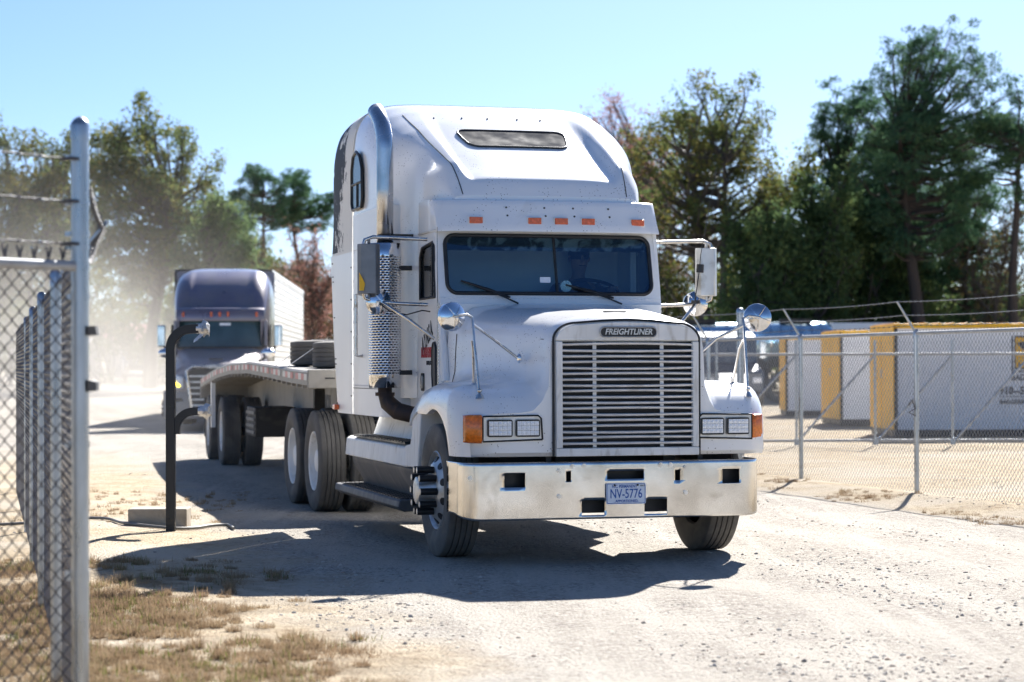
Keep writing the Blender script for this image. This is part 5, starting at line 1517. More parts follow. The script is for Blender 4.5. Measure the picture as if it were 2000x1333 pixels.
for sx in (-1, 1):
    # west-coast mirror with tubular bracket
    xm = sx*1.49; ym = 1.28
    br = MB(); T_ = 0.016
    top = (sx*1.0+CX, 1.20, 2.53); bot = (sx*1.0+CX, 1.18, 1.985)
    xe = sx*1.545
    br.tube([top, (sx*1.30, ym-0.01, 2.545), (xe-sx*0.09, ym, 2.55), (xe-sx*0.02, ym, 2.525), (xe, ym, 2.46), (xe, ym, 2.12), (xe-sx*0.02, ym, 2.04), (xe-sx*0.08, ym, 2.015), (sx*1.25, ym-0.04, 1.995), bot], T_, 10)
    br.tube([(sx*1.40, ym, 2.02), (sx*1.20, ym-0.20, 1.86), (sx*0.985+CX, 1.02, 1.70)], 0.014, 8)
    mr = br.build('side_mirror', M['dullchrome'], truck, 60)
    hd = MB()
    sec = [(-0.095, 0.03), (-0.095, 0.0), (-0.07, -0.035), (-0.01, -0.062), (0.05, -0.062), (0.085, -0.03), (0.095, 0.03)]
    ca_, sa_ = math.cos(sx*0.10), math.sin(sx*0.10)
    hd.prism([(xm + x*ca_ - y*sa_, ym + x*sa_ + y*ca_) for x, y in sec], 2, 2.075, 2.490)
    hd.cyl((xm, ym, 2.49), (xm, ym, 2.55), 0.014, 8); hd.cyl((xm, ym, 2.075), (xm, ym, 2.015), 0.014, 8)
    hd.build('mirror_head', M['mirrorshade'] if sx < 0 else M['alu'], mr, 25, bevel=0.006)
    disc_mirror(mr, (sx*1.40, ym+0.03, 2.01), 0.108, (0.25*sx*-1, -1, 0.05))
    # fender mirror on a tripod
    c = (sx*1.225, -0.55, 1.845)
    fm = MB(); z0 = 1.345
    A = (sx*1.065, -0.745, z0-0.095); B_ = (sx*1.04, -0.48, z0-0.02)
    J = Vector((sx*1.085, -0.62, 1.785))
    fm.tube([A, lerp(Vector(A), J, 0.5), J, J+Vector((0.0, 0.02, 0.05)), Vector(c)+Vector((-sx*0.10, -0.06, 0.012)), Vector(c)+Vector((0, -0.055, 0))], 0.011, 8)
    fm.tube([B_, lerp(Vector(B_), J, 0.6), J+Vector((0, 0.02, -0.12))], 0.010, 8)
    fm.tube([J, (sx*0.90, -0.50, 1.68), (sx*0.715, -0.53, 1.535)], 0.011, 8)
    for q in (A, B_): fm.cyl((q[0], q[1], q[2]-0.02), (q[0], q[1], q[2]+0.02), 0.034, 12, r2=0.016); fm.ball((q[0], q[1], q[2]+0.04), 0.020, 8, 6)
    fo = fm.build('fender_mirror', M['dullchrome'], truck, 50)
    cup = MB(); cup.ball((sx*0.70, -0.535, 1.53), 0.038, 12, 8, 0, (0.5, 1, 1)); cup.build('ball_mount', M['chrome'], fo, 60)
    disc_mirror(fo, c, 0.110, (0.30*sx*-1 if sx < 0 else -0.30, -1, 0.05), 'mirror_disc')
# stickers and cable on the passenger mirror
stq = MB(); stq.prism([(-1.583, 2.10), (-1.545, 2.10), (-1.535, 2.16), (-1.56, 2.21), (-1.583, 2.25)], 1, 1.222, 1.226); stq.build('mirror_sticker', M['yellow'], truck, 0)
an = MB(); an.tube([(1.36, 1.20, 2.02), (1.36, 1.20, 2.07), (1.40, 1.22, 2.27), (1.42, 1.23, 2.43), (1.60, 1.30, 3.20)], [0.006, 0.004, 0.004, 0.003, 0.002], 6)
an.cyl((1.400, 1.20, 2.275), (1.405, 1.20, 2.345), 0.032, 10)
an.cyl((1.36, 1.20, 2.005), (1.36, 1.20, 2.035), 0.04, 12)
an.build('radio_antenna', M['black'], truck, 60)
cb = MB(); cb.tube([(-1.40, 1.25, 1.99), (-1.33, 1.2, 1.93), (-1.20, 1.15, 1.90), (-1.08, 1.1, 1.935), (-1.015, 1.08, 1.925)], 0.006, 6); cb.build('mirror_cable', M['black'], truck, 60)
# ================================================================== flatbed trailer behind the white truck
TF = R(12.9)
fb_o = thing('flatbed_trailer', 'arched aluminium flatbed trailer with red and white tape behind the white truck', 'trailer', (-1.02, 22.46, 0), TF)
def deck_z(y): return interp(y, [-1.0, 0.5, 2.5, 5.0, 7.5, 9.5, 11.5, 12.9], [1.435, 1.455, 1.50, 1.545, 1.53, 1.47, 1.37, 1.285])
M['deck'] = mat('worn_aluminium_rail', (0.30, 0.28, 0.245), 0.6, 0.3, var=(6, 0.2), stain=(5, (0.28, 0.25, 0.21), 0.5, 0.8))
M['beam'] = mat('dusty_grey_beam', (0.30, 0.28, 0.25), 0.65, 0.2, var=(3, 0.15), stain=(4, (0.22, 0.20, 0.17), 0.5, 0.8))
M['tapewhite'] = mat('white_reflective_tape', (0.50, 0.48, 0.45), 0.4, var=(20, 0.1))
M['tapered'] = mat('red_reflective_tape', (0.42, 0.09, 0.08), 0.4, var=(20, 0.1))
ysd = np.linspace(-0.95, 12.6, 60)
b = MB()
rows = []
for y in ysd:
    z = deck_z(y); rows.append([(-1.29, y, z-0.02), (-1.27, y, z), (1.27, y, z), (1.29, y, z-0.02), (1.29, y, z-0.15), (1.22, y, z-0.15), (1.2, y, z-0.06), (-1.2, y, z-0.06), (-1.22, y, z-0.15), (-1.29, y, z-0.15)])
b.grid(rows, 0, close=True); b.add(rows[0], [tuple(range(10))]); b.add(rows[-1], [tuple(range(10))[::-1]])
b.build('deck', M['deck'], fb_o, 30)
for s_ in (-1, 1):
    for i0 in range(0, 58, 5):
        b = MB()
        for i in range(i0, min(i0+4, 58)):
            y0, y1 = ysd[i], ysd[i+1]; x = s_*1.292
            m_ = 1 if (i % 2) else 0
            b.add([(x+s_*e, y, deck_z(y)-d_) for e in (0, 0.003) for y, d_ in ((y0, 0.035), (y1, 0.035), (y1, 0.10), (y0, 0.10))],
                  [(0,1,2,3), (4,5,6,7), (0,1,5,4), (2,3,7,6), (1,2,6,5), (0,3,7,4)], m_)
        b.build('reflective_tape', [M['tapewhite'], M['tapered']], fb_o, 0)
b = MB()
for i in range(0, 60, 2):
    y = ysd[i]
    for s_ in (-1, 1): b.box(s_*1.24-0.04, s_*1.24+0.04, y-0.035, y+0.035, deck_z(y)-0.185, deck_z(y)-0.15)
for i in range(0, 60, 3): b.box(-1.2, 1.2, ysd[i]-0.04, ysd[i]+0.04, deck_z(ysd[i])-0.16, deck_z(ysd[i])-0.062)
b.build('crossbar', M['beam'], fb_o, 0)
b = MB(); b.box(-1.29, 1.29, -1.02, -0.95, 1.255, 1.445)
fr = b.build('front_rail', M['concrete'] if False else M['beam'], fb_o, 0, bevel=0.01)
b = MB(); b.box(-1.12, -1.02, -1.03, -1.019, 1.35, 1.365); b.box(0.3, 0.4, -1.03, -1.019, 1.35, 1.365); b.build('slot', M['black'], fr, 0)
for s_ in (-1, 1):
    b = MB()
    prof = [(-0.8, 1.24), (1.2, 1.24)] + [(y, deck_z(y)-0.16) for y in np.linspace(1.3, 12.5, 14)] + [(12.5, 0.95), (9.0, 0.86), (4.0, 0.72), (1.6, 0.80), (0.6, 1.06), (-0.8, 1.10)]
    b.prism(prof, 0, s_*0.50-0.03, s_*0.50+0.03); b.box(s_*0.50-0.09, s_*0.50+0.09, 1.6, 9.0, 0.72, 0.745)
    b.build('main_beam', M['beam'], fb_o, 30)
text('beam_lettering', 'BENSON', 0.28, M['darkgrey'], fb_o, (-0.534, 3.2, 1.02), (R(90), 0, R(-90)), sx=0.8, bold=0.012)
b = MB()
for s_ in (-1, 1):
    b.box(s_*0.75-0.06, s_*0.75+0.06, 2.1, 2.22, 0.42, 1.30); b.box(s_*0.75-0.12, s_*0.75+0.12, 2.02, 2.30, 0.40, 0.43)
b.box(-0.8, 0.8, 2.14, 2.18, 0.85, 0.92); b.build('landing_leg', M['chassis'], fb_o, 30)
b = MB(); b.box(-1.15, -0.62, 5.4, 6.5, 0.56, 0.95); b.build('toolbox', M['chassis'], fb_o, 30, bevel=0.015)
b = MB()
for k in range(4): b.box(-1.165, -1.15, 5.45, 6.45, 0.60+k*0.085, 0.64+k*0.085)
b.build('toolbox_ribs', M['darkgrey'], fb_o, 0)
for yy in (9.75, 12.1):
    for s_ in (-1, 1):
        for o in (1.085, 0.755): dish_wheel(fb_o, (s_*o, yy, 0.513), s_)
    b = MB(); b.cyl((-0.9, yy, 0.513), (0.9, yy, 0.513), 0.065, 12); b.box(-0.6, -0.4, yy-0.4, yy+0.4, 0.6, 0.75); b.box(0.4, 0.6, yy-0.4, yy+0.4, 0.6, 0.75); b.build('axle', M['chassis'], fb_o, 40)
for s_ in (-1, 1):
    b = MB(); b.box(s_*0.93-0.30, s_*0.93+0.30, 12.62, 12.635, 0.35, 1.0); b.build('mudflap', M['darkgrey'], fb_o, 0)
    b = MB(); b.box(s_*1.25-0.03, s_*1.25+0.03, 10.6, 10.75, 0.55, 1.25); b.build('bracket', M['white_plain'], fb_o, 0)
b = MB(); b.box(-1.29, 1.29, 12.6, 12.68, 0.98, 1.27); b.build('rear_rail', M['beam'], fb_o, 0)
# wires: spare tyres lying on the deck, strapped down
cT, sT = math.cos(TF), math.sin(TF)
def fbw(x, y, z): return (-1.02 + cT*x - sT*y, 22.46 + sT*x + cT*y, z)
def deck_tyre(x, y, label):
    z = deck_z(y)
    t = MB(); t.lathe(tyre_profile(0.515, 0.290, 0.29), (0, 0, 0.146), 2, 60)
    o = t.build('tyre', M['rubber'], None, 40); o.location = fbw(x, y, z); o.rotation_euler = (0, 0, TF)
    return tag(o, label, 'tyre', 'loose tyres lying on the flatbed deck')
deck_tyre(-0.52, 0.55, 'nearer loose tyre lying flat on the flatbed just behind the sleeper')
deck_tyre(-0.62, 1.72, 'farther loose tyre lying flat on the flatbed behind the first one')
for k, (y0, lab) in enumerate(((0.75, 'pale ratchet strap over the nearer deck tyre'), (1.75, 'pale ratchet strap over the farther deck tyre'))):
    s = MB(); pth = [(-1.28, y0+0.15, deck_z(y0)+0.0), (-0.88, y0, deck_z(y0)+0.292), (-0.4, y0-0.02, deck_z(y0)+0.302), (0.25, y0-0.02, deck_z(y0)+0.302), (1.28, y0+0.1, deck_z(y0)+0.0)]
    for a, c in zip(pth[:-1], pth[1:]):
        a = Vector(a); c = Vector(c)
        s.add([a+Vector((0, -0.025, 0)), a+Vector((0, 0.025, 0)), c+Vector((0, 0.025, 0)), c+Vector((0, -0.025, 0)), a+Vector((0, -0.025, 0.006)), a+Vector((0, 0.025, 0.006)), c+Vector((0, 0.025, 0.006)), c+Vector((0, -0.025, 0.006))], [(0,1,2,3), (4,5,6,7), (0,1,5,4), (2,3,7,6), (0,3,7,4), (1,2,6,5)])
    o = s.build('ratchet_strap', M['tapewhite'], None, 0); o.location = fbw(0, 0, 0.004); o.rotation_euler = (0, 0, TF)
    tag(o, lab, 'strap', 'straps over the deck tyres')

# ================================================================== second truck: modern aerodynamic tractor
t2 = thing('semi_truck', 'purple grey aerodynamic truck with box trailer waiting in the dust', 'truck', (-6.90, 49.0, 0), R(4.5))
M['purple'] = mat('purple_grey_metallic', (0.20, 0.175, 0.22), 0.30, 0.35, var=(1.5, 0.12), coat=0.6, stain=(1.6, (0.26, 0.235, 0.215), 0.42, 0.85))
M['greyplastic'] = mat('dusty_grey_bumper', (0.30, 0.28, 0.26), 0.55, var=(2, 0.12), stain=(3, (0.33, 0.29, 0.25), 0.45, 0.8))
M['purpledust'] = mat('dusty_purple_metallic', (0.26, 0.225, 0.24), 0.45, 0.2, var=(1.5, 0.12), coat=0.2, stain=(1.6, (0.33, 0.29, 0.26), 0.42, 0.8))
def t2sec(Y):
    zt = interp(Y, [0.0, 0.12, 0.4, 1.0, 1.9, 2.1], [1.44, 1.56, 1.67, 1.82, 1.99, 2.03])
    wt = interp(Y, [0.0, 0.3, 1.0, 2.0], [0.58, 0.66, 0.80, 0.98])
    w = interp(Y, [0.0, 0.15, 0.45, 1.0, 2.1], [0.88, 1.02, 1.15, 1.20, 1.16])
    zb = 0.62 if Y < 0.55 or Y > 1.85 else 0.50+0.56*math.sqrt(max(0.05, 1-((Y-1.2)/0.68)**2))
    return [(0, zt+0.0), (wt*0.5, zt-0.008), (wt*0.85, zt-0.03), (wt, zt-0.085), (wt+0.06, zt-0.19), (lerp(wt, w, 0.75), zt-0.36), (w-0.03, max(1.12, zt-0.50)), (w, 1.02), (w-0.01, max(zb+0.02, 0.85)), (w-0.03, zb)]
rows = []
for Y in [0.0, 0.03, 0.08, 0.15, 0.25, 0.4, 0.54, 0.6, 0.75, 0.9, 1.05, 1.2, 1.4, 1.6, 1.78, 1.86, 2.0, 2.1]:
    h = t2sec(Y); rows.append([(-x, Y + 0.10*(x/1.0)**2*(1 if Y < 0.5 else 0), z) for x, z in h[::-1]] + [(x, Y + 0.10*(x/1.0)**2*(1 if Y < 0.5 else 0), z) for x, z in h[1:]])
b = MB(); b.grid(rows)
fr_ = rows[0]; b.grid([fr_, [(p[0], p[1]-0.01, lerp(p[2], 0.6, 0.6)) for p in fr_], [(p[0], p[1]+0.02, 0.60) for p in fr_]])
b.build('hood', M['purpledust'], t2, 50)
# bumper
b = MB(); xs = np.linspace(-1.22, 1.22, 25); rows = []
for z, d in ((0.28, 0.10), (0.30, 0.02), (0.42, -0.02), (0.60, -0.03), (0.78, 0.0), (0.92, 0.04), (0.94, 0.10)):
    rows.append([(x, -0.10 + d + 0.40*(abs(x)/1.22)**4, z) for x in xs])
b.grid(rows); bm2 = b.build('front_bumper', M['greyplastic'], t2, 50)
so = bm2.modifiers.new('thick', 'SOLIDIFY'); so.thickness = 0.03; so.offset = -1
for s_ in (-1, 1):
    b = MB(); b.slab([(s_*x, -0.105+0.40*(abs(x)/1.22)**4, z) for x, z in ((0.58, 0.52), (0.88, 0.56), (0.92, 0.76), (0.78, 0.78))], (0, -0.012, 0)); b.build('fog_recess', M['black'], bm2, 0)
# grille
b = MB(); b.slab([(x, -0.125, z) for x, z in ((-0.50, 0.50), (0.50, 0.50), (0.62, 1.38), (0.50, 1.46), (-0.50, 1.46), (-0.62, 1.38))], (0, 0.10, 0)); gr2 = b.build('grille', M['black'], t2, 0)
b = MB()
lp = [(-0.52, 0.48), (0.52, 0.48), (0.66, 1.40), (0.52, 1.50), (-0.52, 1.50), (-0.66, 1.40)]
b.tube([(x, -0.135, z) for x, z in lp + lp[:1]], 0.035, 8); b.build('grille_surround', M['dullchrome'], gr2, 50)
for k in range(6):
    z = 0.60 + k*0.135; w_ = 0.50 + 0.11*(z-0.5)/0.9
    b = MB(); b.box(-w_, w_, -0.150, -0.128, z-0.018, z+0.022); b.build('slat', M['alu'], gr2, 0, bevel=0.006)
b = MB(); b.slab([(x, -0.160, z) for x, z in rrect(0, 1.50, 0.20, 0.034, 0.03, 4)], (0, 0.02, 0)); b.build('badge', M['dullchrome'], gr2, 30)
b = MB(); b.box(-0.16, 0.16, 0.30, 0.34, 1.66, 1.69); b.build('hood_vent', M['black'], t2, 0)
dl = mat('amber_running_light', (0.8, 0.6, 0.05), 0.3, emit=((1.0, 0.72, 0.03), 2.2))
for s_ in (-1, 1):
    b = MB(); rws = []
    for u, z0, z1 in ((0.74, 1.00, 1.26), (0.88, 0.98, 1.30), (1.02, 0.98, 1.34), (1.12, 1.0, 1.36)):
        y = 0.085 + 0.16*(u-0.74)**1.3*3
        rws.append([(s_*u, y-0.05, z) for z in np.linspace(z0, z1, 5)])
    b.grid(rws); hl2 = b.build('headlight', M['lens'], t2, 50)
    so = hl2.modifiers.new('thick', 'SOLIDIFY'); so.thickness = 0.03
    b = MB(); b.slab([(s_*u, 0.06 + 0.16*max(0, u-0.74)**1.3*3-0.03, z) for u, z in ((0.80, 1.05), (0.86, 1.02), (1.06, 1.19), (1.02, 1.22))], (0, -0.012, 0)); b.build('running_light', dl, hl2, 0)
# cab shell with roof fairing
def c2(Y):
    zt = interp(Y, [1.95, 2.2, 2.5, 2.9, 3.4, 4.0, 4.6], [2.72, 3.05, 3.38, 3.68, 3.88, 3.96, 3.96])
    w = interp(Y, [1.95, 2.3, 2.8, 3.4, 4.6], [0.98, 1.10, 1.17, 1.20, 1.22])
    return zt, w
rows = []
for Y in [1.95, 2.0, 2.1, 2.2, 2.35, 2.5, 2.7, 2.9, 3.15, 3.4, 3.7, 4.0, 4.3, 4.6]:
    zt, w = c2(Y); r_ = []
    for i in range(49):
        a = math.pi*i/48; ca, sa = math.cos(a), math.sin(a); n = 5.0
        x = -w*math.copysign(abs(ca)**(2/n), ca); z = 2.62 + (zt-2.62)*abs(sa)**(2/n)
        z += -0.05*sstep(0.80, 0.66, abs(x))*sstep(2.02, 2.3, Y)*sstep(4.2, 3.0, Y)
        r_.append((x, Y, z))
    rows.append([(r_[0][0], Y, 1.0)] + r_ + [(r_[-1][0], Y, 1.0)])
b = MB(); b.grid(rows); b.add([rows[-1][0], rows[-1][-1], (1.22, 4.6, 3.9), (-1.22, 4.6, 3.9)], [(0, 1, 2, 3)])
b.grid([[(p[0], 1.95, p[2]) for p in rows[0][1:-1]], [(p[0], 1.93, 2.60) for p in rows[0][1:-1]]])
cb2 = b.build('cab', M['purple'], t2, 50)
# brow with marker lamps
b = MB(); xs = np.linspace(-1.06, 1.06, 21); b.grid([[(x, 1.80+0.22*(abs(x)/1.06)**4+dy, z) for x in xs] for z, dy in ((2.60, 0.06), (2.60, 0.0), (2.70, -0.01), (2.86, 0.04), (2.92, 0.12), (2.93, 0.25))])
bw = b.build('roof_brow', M['purple'], t2, 50)
for x in (-0.88, -0.20, 0.0, 0.20, 0.88):
    b = MB(); y = 1.80+0.22*(abs(x)/1.06)**4; b.box(x-0.03, x+0.03, y-0.03, y+0.02, 2.70, 2.82); b.build('marker_light', M['orange'], bw, 0, bevel=0.01)
# windscreen: pillars are the cab sides; glass bows forward
b = MB(); xs = np.linspace(-1.02, 1.02, 21)
def w2(x, z): return (x*(1.0 if z < 2.3 else 0.985), 1.86 - (2.6-z)*0.28*-1*-1 + 0.30*(abs(x)/1.02)**3, z)
b.grid([[w2(x, z) for x in xs] for z in (1.96, 2.2, 2.4, 2.61)])
gl2 = b.build('windscreen', mat('dark_green_glass', (0.05, 0.09, 0.10), 0.08, coat=0.5, var=(3, 0.2)), t2, 60)
b = MB(); b.tube([(p[0], p[1]-0.008, p[2]) for p in [w2(-1.02, 2.61), w2(-1.04, 2.2), w2(-1.03, 1.96)] + [w2(x, 1.955) for x in xs] + [w2(1.03, 1.96), w2(1.04, 2.2), w2(1.02, 2.61)]], 0.03, 8); b.build('seal', M['black'], gl2, 60)
b = MB(); q = w2(0.10, 2.53); b.box(0.0, 0.26, q[1]-0.02, q[1]-0.01, 2.49, 2.55); b.build('toll_tag', M['plate'], gl2, 0)
for s_ in (-1, 1):
    b = MB(); b.box(min(s_*1.03, s_*1.13), max(s_*1.03, s_*1.13), 2.12, 2.2, 1.1, 2.62); b.build('door_pillar', M['purple'], t2, 0, bevel=0.02)
    b = MB(); b.slab([(s_*1.20, y, z) for y, z in ((2.3, 2.0), (3.0, 2.0), (3.0, 2.52), (2.45, 2.52))], (s_*0.012, 0, 0)); b.build('side_window', M['black'], t2, 0)
    # mirrors
    b = MB(); b.tube([(s_*1.05, 2.05, 1.80), (s_*1.25, 1.95, 1.90), (s_*1.34, 1.92, 1.99)], 0.035, 8); b.tube([(s_*1.05, 2.05, 2.0), (s_*1.3, 1.95, 1.95)], 0.02, 6)
    m2 = b.build('side_mirror', M['black'], t2, 50)
    b = MB(); b.prism(rrect(s_*1.40, 1.93, 0.10, 0.085, 0.05, 4), 2, 1.98, 2.50); b.build('mirror_head', M['chrome'], m2, 40, bevel=0.03)
    b = MB(); b.tube([(s_*0.98, 0.85, 1.62), (s_*1.12, 0.72, 1.70), (s_*1.2, 0.66, 1.78)], 0.03, 8); m3 = b.build('hood_mirror', M['black'], t2, 50)
    b = MB(); b.ball((s_*1.20, 0.66, 1.82), 0.15, 16, 10, 0, (1.15, 0.7, 0.75)); b.build('mirror_shell', M['chrome'], m3, 60)
    make_w = steer_wheel(t2, (s_*1.05, 1.2, 0.513), s_)
    for yy in (6.3, 7.6): dish_wheel(t2, (s_*1.1, yy, 0.513), s_)
b = MB(); b.box(-0.5, 0.5, 0.5, 8.2, 0.55, 0.95); b.box(-1.15, 1.15, 2.2, 5.0, 0.35, 1.02); b.build('chassis', M['chassis'], t2, 0)
b = MB(); b.slab([(x, 4.3, z) for x, z in ((0.55, 2.15), (0.62, 2.15), (0.62, 2.2), (0.55, 2.2))], (0, 0.1, 0)); b.build('interior', M['interior'], t2, 0)
# its box trailer
bt2 = thing('box_trailer', 'long white ribbed box trailer coupled to the purple truck', 'trailer', (-7.82, 57.2, 0), R(2.6))
b = MB(); b.box(-1.30, 1.30, 0, 16.0, 1.12, 4.12)
bd2 = b.build('body', M['white_plain'], bt2, 0, bevel=0.02)
b = MB()
for k in range(17): b.box(1.30, 1.318, 0.1, 15.9, 1.30+k*0.165, 1.325+k*0.165); b.box(-1.318, -1.30, 0.1, 15.9, 1.30+k*0.165, 1.325+k*0.165)
b.box(1.30, 1.325, 0, 16.0, 4.02, 4.13); b.box(-1.325, -1.30, 0, 16.0, 4.02, 4.13); b.box(1.30, 1.325, 0, 16, 1.08, 1.22)
b.build('side_rib', M['white_plain'], bd2, 0)
b = MB(); b.box(-1.32, 1.32, -0.02, 0.06, 4.07, 4.14); b.box(1.24, 1.325, -0.022, 0.0, 1.12, 4.07); b.box(-1.325, -1.24, -0.022, 0.0, 1.12, 4.07); b.build('front_frame', M['darkgrey'], bt2, 0)
b = MB(); b.box(1.255, 1.30, -0.03, -0.021, 3.0, 3.7); b.build('tape', M['tapered'], bt2, 0)
b = MB(); b.box(-0.6, 0.6, 0.3, 15.5, 0.85, 1.12); b.box(0.6, 0.75, 3.0, 3.15, 0.3, 1.1); b.box(-0.75, -0.6, 3.0, 3.15, 0.3, 1.1); b.build('chassis', M['chassis'], bt2, 0)
for yy in (12.3, 13.6):
    for s_ in (-1, 1): dish_wheel(bt2, (s_*1.1, yy, 0.513), s_)

# ================================================================== pickup in the dust
pk = thing('pickup_truck', 'silver pickup truck half hidden in the dust behind the purple truck', 'pickup', (-22.6, 128, gz(-22.6, 128)), R(12))
M['silver'] = mat('silver_car_paint', (0.42, 0.43, 0.45), 0.3, 0.4, var=(2, 0.1), coat=0.5)
b = MB()
prof = [(0, 0.50), (-0.02, 1.02), (0.10, 1.10), (1.25, 1.20), (1.95, 1.82), (3.2, 1.86), (3.55, 1.25), (5.5, 1.25), (5.5, 0.5)]
b.prism(prof, 0, -0.98, 0.98); b.build('body', M['silver'], pk, 25, bevel=0.08, seg=3)
b = MB(); b.slab([(-0.82, 1.36, 1.31), (0.82, 1.36, 1.31), (0.74, 1.88, 1.77), (-0.74, 1.88, 1.77)], (0, -0.03, 0.02)); b.build('windscreen', M['black'], pk, 0)
b = MB(); b.box(-0.58, 0.58, -0.05, -0.02, 0.72, 1.0); b.build('grille', M['darkgrey'], pk, 0, bevel=0.02)
b = MB(); b.box(-0.98, 0.98, -0.14, 0.02, 0.45, 0.66); b.build('front_bumper', M['chrome'], pk, 0, bevel=0.03)
for s_ in (-1, 1):
    b = MB(); b.box(s_*0.78-0.17, s_*0.78+0.17, -0.05, 0.0, 0.82, 1.03); b.build('headlight', M['lens'], pk, 0, bevel=0.02)
    b = MB(); b.slab([(s_*0.985, y, z) for y, z in ((1.75, 1.3), (3.3, 1.3), (3.1, 1.74), (2.05, 1.74))], (s_*0.01, 0, 0)); b.build('side_window', M['black'], pk, 0)
    b = MB(); b.box(s_*1.1-0.1, s_*1.1+0.1, 1.5, 1.58, 1.22, 1.42); b.build('mirror', M['silver'], pk, 0, bevel=0.03)
    for yy in (0.95, 4.5): make_tyre('wheel', pk, (s_*0.86, yy, 0.38), 0.38, 0.2, 0.25, n=28)

# ================================================================== houses far back
M['pinkroof'] = mat('pale_red_metal_roof', (0.42, 0.20, 0.17), 0.45, var=(3, 0.1))
M['cladding'] = mat('cream_cladding', (0.55, 0.52, 0.47), 0.7, var=(2, 0.06))
M['greyroof'] = mat('grey_roof', (0.34, 0.34, 0.35), 0.6, var=(3, 0.1))
def house(label, x, y, w_, d_, hw_, hr, roofm, rz=0):
    t = thing('house', label, 'house', (x, y, gz(x, y)-0.05), rz, 'low houses behind the yard')
    b = MB(); b.box(0, w_, 0, d_, 0, hw_); wl_ = b.build('wall', M['cladding'], t, 0)
    b = MB(); b.prism([(-0.4, hw_-0.1), (d_+0.4, hw_-0.1), (d_/2, hw_+hr)], 0, -0.5, w_+0.5); b.build('roof', M[roofm], t, 0)
    n = max(2, int(w_/3.0))
    for k in range(n):
        xx = (k+0.5)*w_/n
        b = MB()
        if k == n//2: b.box(xx-0.45, xx+0.45, -0.04, 0.0, 0.1, 2.1); b.build('door', M['darkgrey'], t, 0)
        else:
            b.box(xx-0.5, xx+0.5, -0.04, 0.0, 0.9, 2.1); wn_ = b.build('window', M['darkglass'] if False else M['black'], t, 0)
            b2 = MB(); b2.tube([(xx-0.5, -0.05, 0.9), (xx+0.5, -0.05, 0.9), (xx+0.5, -0.05, 2.1), (xx-0.5, -0.05, 2.1), (xx-0.5, -0.05, 0.9)], 0.05, 4); b2.build('frame', M['tapewhite'], wn_, 0)
    return t
house('house with pale red metal roof left of the purple truck', -29.3, 152, 7.6, 8, 2.9, 1.15, 'pinkroof', R(4))
house('low house with grey roof between the box trailer and the white sleeper', -17.5, 160, 9, 8, 2.6, 0.9, 'greyroof', R(3))
house('house almost lost in the dust behind the corner post', -37.8, 158, 7, 8, 2.9, 1.1, 'greyroof', R(6))
# ================================================================== gooseneck stand with its block and cable
gs_ = thing('keypad_stand', 'black double gooseneck keypad stand with taped bare ends', 'stand', (-3.03, 18.72, gz(-3.03, 18.72)))
b = MB()
def sq_tube(b, path, h):
    """square tube along a path in the x-z plane"""
    P = [Vector(p) for p in path]; rows = []
    for i, p in enumerate(P):
        t = (P[min(i+1, len(P)-1)] - P[max(i-1, 0)]).normalized(); n = Vector((-t.z, 0, t.x))
        rows.append([p + n*h + Vector((0, -h, 0)), p + n*h + Vector((0, h, 0)), p - n*h + Vector((0, h, 0)), p - n*h + Vector((0, -h, 0))])
    b.grid(rows, 0, close=True); b.add(rows[0], [(0, 1, 2, 3)]); b.add(rows[-1], [(3, 2, 1, 0)])
hb = 0.040
arc = lambda cx, cz, r: [(cx + r - r*math.cos(a) - 0, 0, cz + r*math.sin(a)) for a in np.linspace(0, math.pi/2, 9)]
sq_tube(b, [(0, 0, -0.05), (0, 0, 1.62)] + arc(0.0, 1.62, 0.17)[1:] + [(0.25, 0, 1.795)], hb)
b.build('tall_neck', M['blackmetal'], gs_, 30, bevel=0.004)
b = MB()
sq_tube(b, [(0.045, 0.0, 0.86)] + arc(0.045, 0.90, 0.16) + [(0.265, 0, 1.063)], hb*0.9)
b.build('short_neck', M['blackmetal'], gs_, 30, bevel=0.004)
rg = np.random.default_rng(5)
for (x, z) in ((0.25, 1.795), (0.265, 1.063)):
    b = MB(); rows = []
    for i in range(6):
        s_ = 0.046 + 0.016*rg.random()*(i > 0)
        rows.append([(x-0.02+i*0.022 + 0.012*rg.normal()*(i > 2), s_*math.cos(a)*(1+0.3*rg.normal()*(i > 2)), z + s_*math.sin(a)*(1+0.35*rg.normal()*(i > 2))) for a in np.linspace(0, 2*math.pi, 10, endpoint=False)])
    b.grid(rows, 0, close=True); b.add(rows[-1], [tuple(range(10))])
    b.slab([(x+0.04, -0.02, z-0.02), (x+0.07, -0.02, z-0.03), (x+0.0, -0.04, z-0.10), (x-0.045, -0.03, z-0.125), (x-0.04, -0.03, z-0.10)] if z > 1.5 else [(x+0.06, -0.03, z+0.03), (x+0.10, -0.02, z+0.06), (x+0.10, -0.02, z-0.03), (x-0.06, -0.03, z-0.045), (x-0.03, -0.03, z-0.02)], (0, 0.01, 0))
    b.build('taped_end', M['foil'], gs_, 20)
b = MB(); b.cyl((-0.055, 0.18, 0.15), (-0.022, 0.18, 0.62), 0.010, 8); b.cyl((-0.022, 0.18, 0.62), (-0.02, 0.03, 0.70), 0.010, 8); b.build('conduit', M['galv'], gs_, 50)
cbk = MB(); cbk.box(-0.265, 0.265, -0.17, 0.17, -0.04, 0.165)
cb_o = cbk.build('concrete_block', M['concrete'], None, 30, bevel=0.012)
cb_o.location = (-3.22, 19.26, gz(-3.16, 19.2)); cb_o.rotation_euler = (0, 0, R(2))
tag(cb_o, 'pale concrete block behind the foot of the black stand', 'block')
